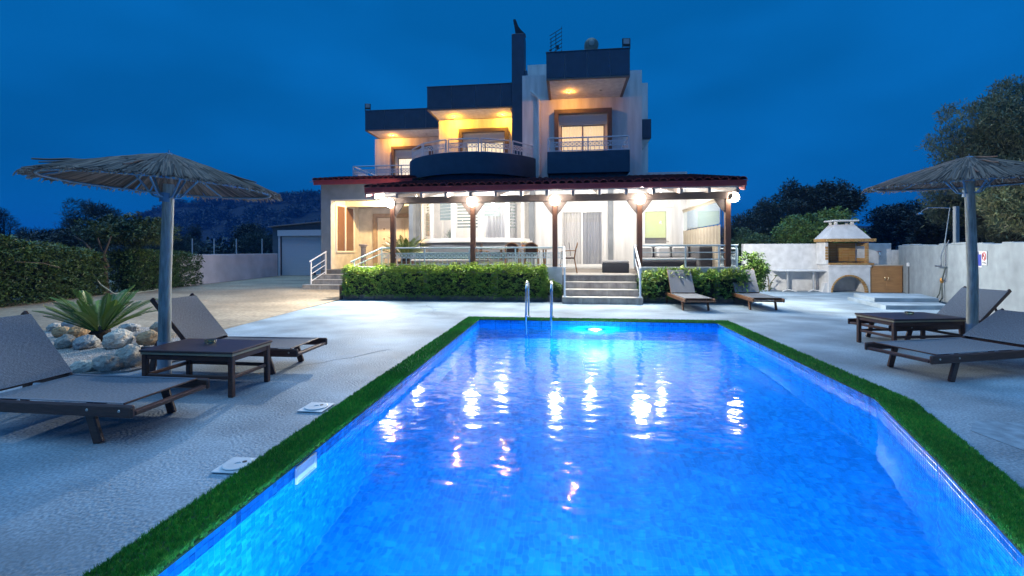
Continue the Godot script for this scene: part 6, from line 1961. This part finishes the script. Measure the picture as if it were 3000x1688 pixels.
func vegetation() -> void:
	rng.seed = 99
	M.bark = mat(0.075, 0.06, 0.048, 0.9, {"tex": T.blotch, "scale": Vector3(2, 0.6, 2), "bump": T.bumpsoft, "depth": 1.5})
	M.leaf = leafmat()
	S.privet = sprig(9, 0.05, 0.026, 0.05, 1)
	S.laurel = sprig(8, 0.10, 0.042, 0.07, 2)
	S.dark = sprig(9, 0.075, 0.034, 0.08, 3)
	S.olive = sprig(14, 0.10, 0.020, 0.13, 4, 0.1)
	S.far = sprig(12, 0.17, 0.06, 0.2, 5)
	S.needle = sprig(16, 0.2, 0.02, 0.16, 6, 0.0)
	# clipped hedges before the terrace
	var o := thing("clipped_hedge", "long clipped bright green hedge below the terrace railing", "hedge", Vector3(0, 0.1, -12.52))
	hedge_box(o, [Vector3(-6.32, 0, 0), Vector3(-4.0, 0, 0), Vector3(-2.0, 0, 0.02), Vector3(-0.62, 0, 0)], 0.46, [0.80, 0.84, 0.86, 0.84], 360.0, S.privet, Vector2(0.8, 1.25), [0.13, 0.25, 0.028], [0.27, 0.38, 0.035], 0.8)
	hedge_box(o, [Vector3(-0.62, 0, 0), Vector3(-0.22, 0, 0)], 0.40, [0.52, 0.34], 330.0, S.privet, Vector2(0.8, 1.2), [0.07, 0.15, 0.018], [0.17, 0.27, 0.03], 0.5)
	o = thing("broadleaf_hedge", "looser broad leaved green hedge behind the two brown loungers", "hedge", Vector3(0, 0.1, -12.5))
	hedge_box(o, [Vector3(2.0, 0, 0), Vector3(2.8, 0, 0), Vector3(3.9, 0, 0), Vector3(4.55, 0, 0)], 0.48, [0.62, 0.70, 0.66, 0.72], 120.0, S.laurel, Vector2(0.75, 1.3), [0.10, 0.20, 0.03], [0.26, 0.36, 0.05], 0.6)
	o = thing("corner_shrub", "tall leafy shrub at the right corner of the terrace", "shrub", Vector3(5.2, 0, -13.5))
	part(o, "stems", MB.new().tube([Vector3(), Vector3(0.1, 0.6, 0), Vector3(0.05, 1.1, 0.1)], 0.02, 6).tube([Vector3(), Vector3(-0.15, 0.5, 0.05), Vector3(-0.25, 1.0, 0.0)], 0.018, 6), M.bark)
	crown(o, lumps(Vector3(0, 0.75, 0), Vector3(0.5, 0.68, 0.45), 22, 0.14, 0.25, 12), 900, S.privet, Vector2(1.0, 1.6), [0.08, 0.16, 0.02], M.leaf, "foliage")
	# dark hedge at left
	o = thing("dark_hedge", "big dark green hedge with pale flower tufts along the left edge", "hedge", Vector3(0, 0, 0))
	hedge_box(o, [Vector3(-14.2, 0, -6.0), Vector3(-14.75, 0, -9.0), Vector3(-15.0, 0, -10.6), Vector3(-15.5, 0, -12.2), Vector3(-15.75, 0, -13.0)], 1.5, [1.95, 1.82, 1.6, 1.42, 1.3], 150.0, S.dark, Vector2(0.9, 1.7), [0.05, 0.095, 0.03], [0.075, 0.13, 0.035], 0.5)
	var tufts := []
	var tt := []
	for k in 120:
		tufts.append(Transform3D(rand_basis(rf(0.5, 1.0)), Vector3(rf(-15.3, -14.1), rf(1.55, 1.95), rf(-9.5, -7.2)) if k < 90 else Vector3(rf(-14.2, -14.0), rf(0.6, 1.5), rf(-10, -8))))
		tt.append(Color(0.30, 0.33, 0.20))
	many(o, "flower_tufts", S.privet, M.leaf, tufts, tt)
	for q in [[Vector3(-14.2, 0.95, -11.2), Vector3(-13.95, 1.1, -10.6), Vector3(-14.0, 1.15, -10.0)]]:
		part(o, "bare_branch", MB.new().tube(q, [0.014, 0.010, 0.006], 6), mat(0.1, 0.08, 0.06, 0.8))
	o = thing("dark_hedge", "dark rounded hedge between the forked tree and the left umbrella pole", "hedge", Vector3(0, 0, 0))
	hedge_box(o, [Vector3(-15.1, 0, -13.9), Vector3(-15.4, 0, -15.6), Vector3(-15.9, 0, -17.4)], 1.0, [1.35, 1.35, 1.2], 150.0, S.dark, Vector2(0.9, 1.6), [0.05, 0.10, 0.028], [0.075, 0.13, 0.03], 0.5)
	# forked tree behind it
	o = thing("forked_tree", "dark bushy tree with forked pale trunks behind the left hedge", "tree", Vector3(-15.75, 0, -13.6))
	part(o, "trunk", MB.new().tube([Vector3(0.3, 0, 0), Vector3(0.35, 0.9, 0.1), Vector3(0.25, 1.35, 0.3)], [0.09, 0.07, 0.06], 8).tube([Vector3(0.25, 1.3, 0.3), Vector3(0.0, 1.75, 0.5), Vector3(-0.3, 1.9, 0.5)], [0.05, 0.03, 0.02], 7).tube([Vector3(0.7, 0.9, 0.3), Vector3(0.75, 1.3, 0.5), Vector3(0.62, 1.85, 0.55)], [0.05, 0.04, 0.025], 7).tube([Vector3(0.75, 1.25, 0.5), Vector3(0.98, 1.6, 0.55), Vector3(1.05, 1.9, 0.5)], [0.04, 0.03, 0.02], 7), mat(0.075, 0.056, 0.045, 0.9))
	crown(o, lumps(Vector3(0.5, 2.1, -0.5), Vector3(2.0, 0.75, 1.2), 34, 0.28, 0.5, 13), 420, S.dark, Vector2(0.9, 1.6), [0.05, 0.08, 0.026], M.leaf)
	# conifers and other trees at left, far
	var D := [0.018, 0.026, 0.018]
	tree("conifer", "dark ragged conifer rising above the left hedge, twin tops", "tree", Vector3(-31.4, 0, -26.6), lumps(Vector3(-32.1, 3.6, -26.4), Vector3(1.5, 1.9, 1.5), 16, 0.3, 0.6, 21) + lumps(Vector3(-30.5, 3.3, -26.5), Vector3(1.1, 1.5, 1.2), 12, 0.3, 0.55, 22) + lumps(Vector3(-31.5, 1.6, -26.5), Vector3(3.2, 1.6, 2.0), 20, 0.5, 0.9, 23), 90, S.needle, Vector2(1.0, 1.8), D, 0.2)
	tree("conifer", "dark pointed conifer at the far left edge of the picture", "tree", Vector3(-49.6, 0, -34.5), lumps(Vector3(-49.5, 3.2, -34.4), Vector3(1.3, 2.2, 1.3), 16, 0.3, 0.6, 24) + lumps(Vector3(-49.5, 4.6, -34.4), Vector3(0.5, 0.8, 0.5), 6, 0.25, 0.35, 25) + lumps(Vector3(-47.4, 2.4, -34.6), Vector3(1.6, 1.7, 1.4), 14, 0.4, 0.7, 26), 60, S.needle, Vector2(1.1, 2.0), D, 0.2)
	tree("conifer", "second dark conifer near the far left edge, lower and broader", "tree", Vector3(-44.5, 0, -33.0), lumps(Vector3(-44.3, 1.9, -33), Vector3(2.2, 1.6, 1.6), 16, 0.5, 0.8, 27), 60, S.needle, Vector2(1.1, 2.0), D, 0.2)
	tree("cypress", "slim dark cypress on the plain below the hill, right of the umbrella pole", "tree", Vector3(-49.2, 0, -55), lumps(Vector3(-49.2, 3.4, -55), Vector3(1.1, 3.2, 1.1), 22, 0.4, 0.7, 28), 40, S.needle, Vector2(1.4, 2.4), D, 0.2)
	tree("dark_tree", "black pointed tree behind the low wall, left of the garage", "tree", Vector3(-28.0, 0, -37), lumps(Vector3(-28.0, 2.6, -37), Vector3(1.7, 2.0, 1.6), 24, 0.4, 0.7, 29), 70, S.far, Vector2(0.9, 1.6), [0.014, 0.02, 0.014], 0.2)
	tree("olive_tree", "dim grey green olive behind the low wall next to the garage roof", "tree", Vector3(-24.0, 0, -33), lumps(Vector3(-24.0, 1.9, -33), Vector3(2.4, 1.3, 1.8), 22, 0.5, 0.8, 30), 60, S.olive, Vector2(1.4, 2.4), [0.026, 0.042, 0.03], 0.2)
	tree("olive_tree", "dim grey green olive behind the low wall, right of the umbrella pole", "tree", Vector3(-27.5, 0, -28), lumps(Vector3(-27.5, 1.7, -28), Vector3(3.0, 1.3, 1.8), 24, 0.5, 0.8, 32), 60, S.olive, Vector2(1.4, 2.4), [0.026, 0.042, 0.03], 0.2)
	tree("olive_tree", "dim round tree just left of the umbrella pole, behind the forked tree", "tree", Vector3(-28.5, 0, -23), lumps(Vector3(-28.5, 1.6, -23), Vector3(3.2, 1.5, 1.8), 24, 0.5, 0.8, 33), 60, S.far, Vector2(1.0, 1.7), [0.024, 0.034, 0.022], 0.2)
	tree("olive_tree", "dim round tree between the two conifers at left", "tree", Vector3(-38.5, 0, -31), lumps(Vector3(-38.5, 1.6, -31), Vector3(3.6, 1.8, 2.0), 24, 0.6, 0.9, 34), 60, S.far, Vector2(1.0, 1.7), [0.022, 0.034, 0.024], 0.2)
	# scrub that fills the plain between
	var xf := []
	var tint := []
	rng.seed = 55
	for k in 700:
		var z := rf(-95, -34)
		var x := rf(-150, -18)
		if x > z * 0.62:
			continue
		var s := rf(0.8, 1.8)
		for j in 16:
			xf.append(Transform3D(rand_basis(rf(2.5, 4.5)), Vector3(x + rf(-1, 1) * s * 1.4, rf(0.1, 1.0) * s, z + rf(-1, 1) * s)))
			tint.append(shade([0.020, 0.030, 0.022]))
	var sc := many(self, "scrub", S.far, M.leaf, xf, tint)
	meta(sc, "dark scrub filling the plain below the hill", "scrub")
	# hill
	var f := FastNoiseLite.new()
	f.seed = 3; f.frequency = 0.012; f.fractal_octaves = 4
	var H := func(x: float, z: float) -> float:
		var e := pow((z + 330.0) / 70.0, 2.0)
		var ridge := 38.0 * exp(-e) * smoothstep(-345.0, -285.0, x) * (1.0 - 0.75 * smoothstep(-150.0, 40.0, x))
		ridge += 17.0 * exp(-pow((z + 420.0) / 80.0, 2.0)) * smoothstep(-640.0, -420.0, x)
		return maxf(0.0, ridge + 5.0 * f.get_noise_2d(x, z) * clampf(ridge / 12.0, 0, 1)) - 0.05
	var hm := MB.new()
	var nx := 90
	var nz := 30
	for i in nx:
		for j in nz:
			var x0 := lerpf(-680, 220, float(i) / nx)
			var x1 := lerpf(-680, 220, float(i + 1) / nx)
			var z0 := lerpf(-560, -190, float(j) / nz)
			var z1 := lerpf(-560, -190, float(j + 1) / nz)
			hm.quad(Vector3(x0, H.call(x0, z1), z1), Vector3(x1, H.call(x1, z1), z1), Vector3(x1, H.call(x1, z0), z0), Vector3(x0, H.call(x0, z0), z0))
	struct("hill", hm, mat(0.06, 0.06, 0.055, 0.95, {"tex": T.blotch, "world": true, "scale": Vector3.ONE * 0.02, "tex2": T.cell, "scale2": Vector3.ONE * 0.05}))
	xf = []; tint = []
	for k in 6000:
		var x := rf(-560, 60)
		var z := rf(-350, -215)
		var y: float = H.call(x, z)
		if y < 1.0 or f.get_noise_2d(x * 2.0, z * 2.0) < -0.12:
			continue
		var s := rf(7.0, 17.0)
		for j in 3:
			xf.append(Transform3D(rand_basis(s), Vector3(x + rf(-1, 1), y + 0.4 + rf(0, 1.2), z)))
			tint.append(shade([0.028, 0.036, 0.026]))
	var hs := many(self, "hillside_scrub", S.far, M.leaf, xf, tint)
	meta(hs, "dark bushes scattered over the hillside", "scrub")
	var ma := thing("radio_mast", "thin radio mast on top of the distant hill", "mast", Vector3(-193, 36.0, -316))
	part(ma, "mast", MB.new().tube([Vector3(0, -2, 0), Vector3(0, 9.0, 0)], 0.25, 5), mat(0.05, 0.06, 0.08, 0.6))
	# trees at right
	var G := [0.14, 0.175, 0.10]
	tree("olive_tree", "large grey green olive tree behind the long wall at the right edge", "tree", Vector3(16.6, 0, -18.6), lumps(Vector3(17.2, 4.2, -18.6), Vector3(4.3, 3.9, 3.2), 90, 0.6, 1.0, 41), 230, S.olive, Vector2(1.1, 1.9), G, 0.35)
	tree("olive_tree", "lower olive foliage overhanging the long wall behind the right umbrella pole", "tree", Vector3(12.9, 0, -13.6), lumps(Vector3(12.5, 2.55, -13.0), Vector3(2.6, 1.15, 1.2), 40, 0.4, 0.65, 42), 230, S.olive, Vector2(0.9, 1.5), [0.18, 0.2, 0.09], 0.2)
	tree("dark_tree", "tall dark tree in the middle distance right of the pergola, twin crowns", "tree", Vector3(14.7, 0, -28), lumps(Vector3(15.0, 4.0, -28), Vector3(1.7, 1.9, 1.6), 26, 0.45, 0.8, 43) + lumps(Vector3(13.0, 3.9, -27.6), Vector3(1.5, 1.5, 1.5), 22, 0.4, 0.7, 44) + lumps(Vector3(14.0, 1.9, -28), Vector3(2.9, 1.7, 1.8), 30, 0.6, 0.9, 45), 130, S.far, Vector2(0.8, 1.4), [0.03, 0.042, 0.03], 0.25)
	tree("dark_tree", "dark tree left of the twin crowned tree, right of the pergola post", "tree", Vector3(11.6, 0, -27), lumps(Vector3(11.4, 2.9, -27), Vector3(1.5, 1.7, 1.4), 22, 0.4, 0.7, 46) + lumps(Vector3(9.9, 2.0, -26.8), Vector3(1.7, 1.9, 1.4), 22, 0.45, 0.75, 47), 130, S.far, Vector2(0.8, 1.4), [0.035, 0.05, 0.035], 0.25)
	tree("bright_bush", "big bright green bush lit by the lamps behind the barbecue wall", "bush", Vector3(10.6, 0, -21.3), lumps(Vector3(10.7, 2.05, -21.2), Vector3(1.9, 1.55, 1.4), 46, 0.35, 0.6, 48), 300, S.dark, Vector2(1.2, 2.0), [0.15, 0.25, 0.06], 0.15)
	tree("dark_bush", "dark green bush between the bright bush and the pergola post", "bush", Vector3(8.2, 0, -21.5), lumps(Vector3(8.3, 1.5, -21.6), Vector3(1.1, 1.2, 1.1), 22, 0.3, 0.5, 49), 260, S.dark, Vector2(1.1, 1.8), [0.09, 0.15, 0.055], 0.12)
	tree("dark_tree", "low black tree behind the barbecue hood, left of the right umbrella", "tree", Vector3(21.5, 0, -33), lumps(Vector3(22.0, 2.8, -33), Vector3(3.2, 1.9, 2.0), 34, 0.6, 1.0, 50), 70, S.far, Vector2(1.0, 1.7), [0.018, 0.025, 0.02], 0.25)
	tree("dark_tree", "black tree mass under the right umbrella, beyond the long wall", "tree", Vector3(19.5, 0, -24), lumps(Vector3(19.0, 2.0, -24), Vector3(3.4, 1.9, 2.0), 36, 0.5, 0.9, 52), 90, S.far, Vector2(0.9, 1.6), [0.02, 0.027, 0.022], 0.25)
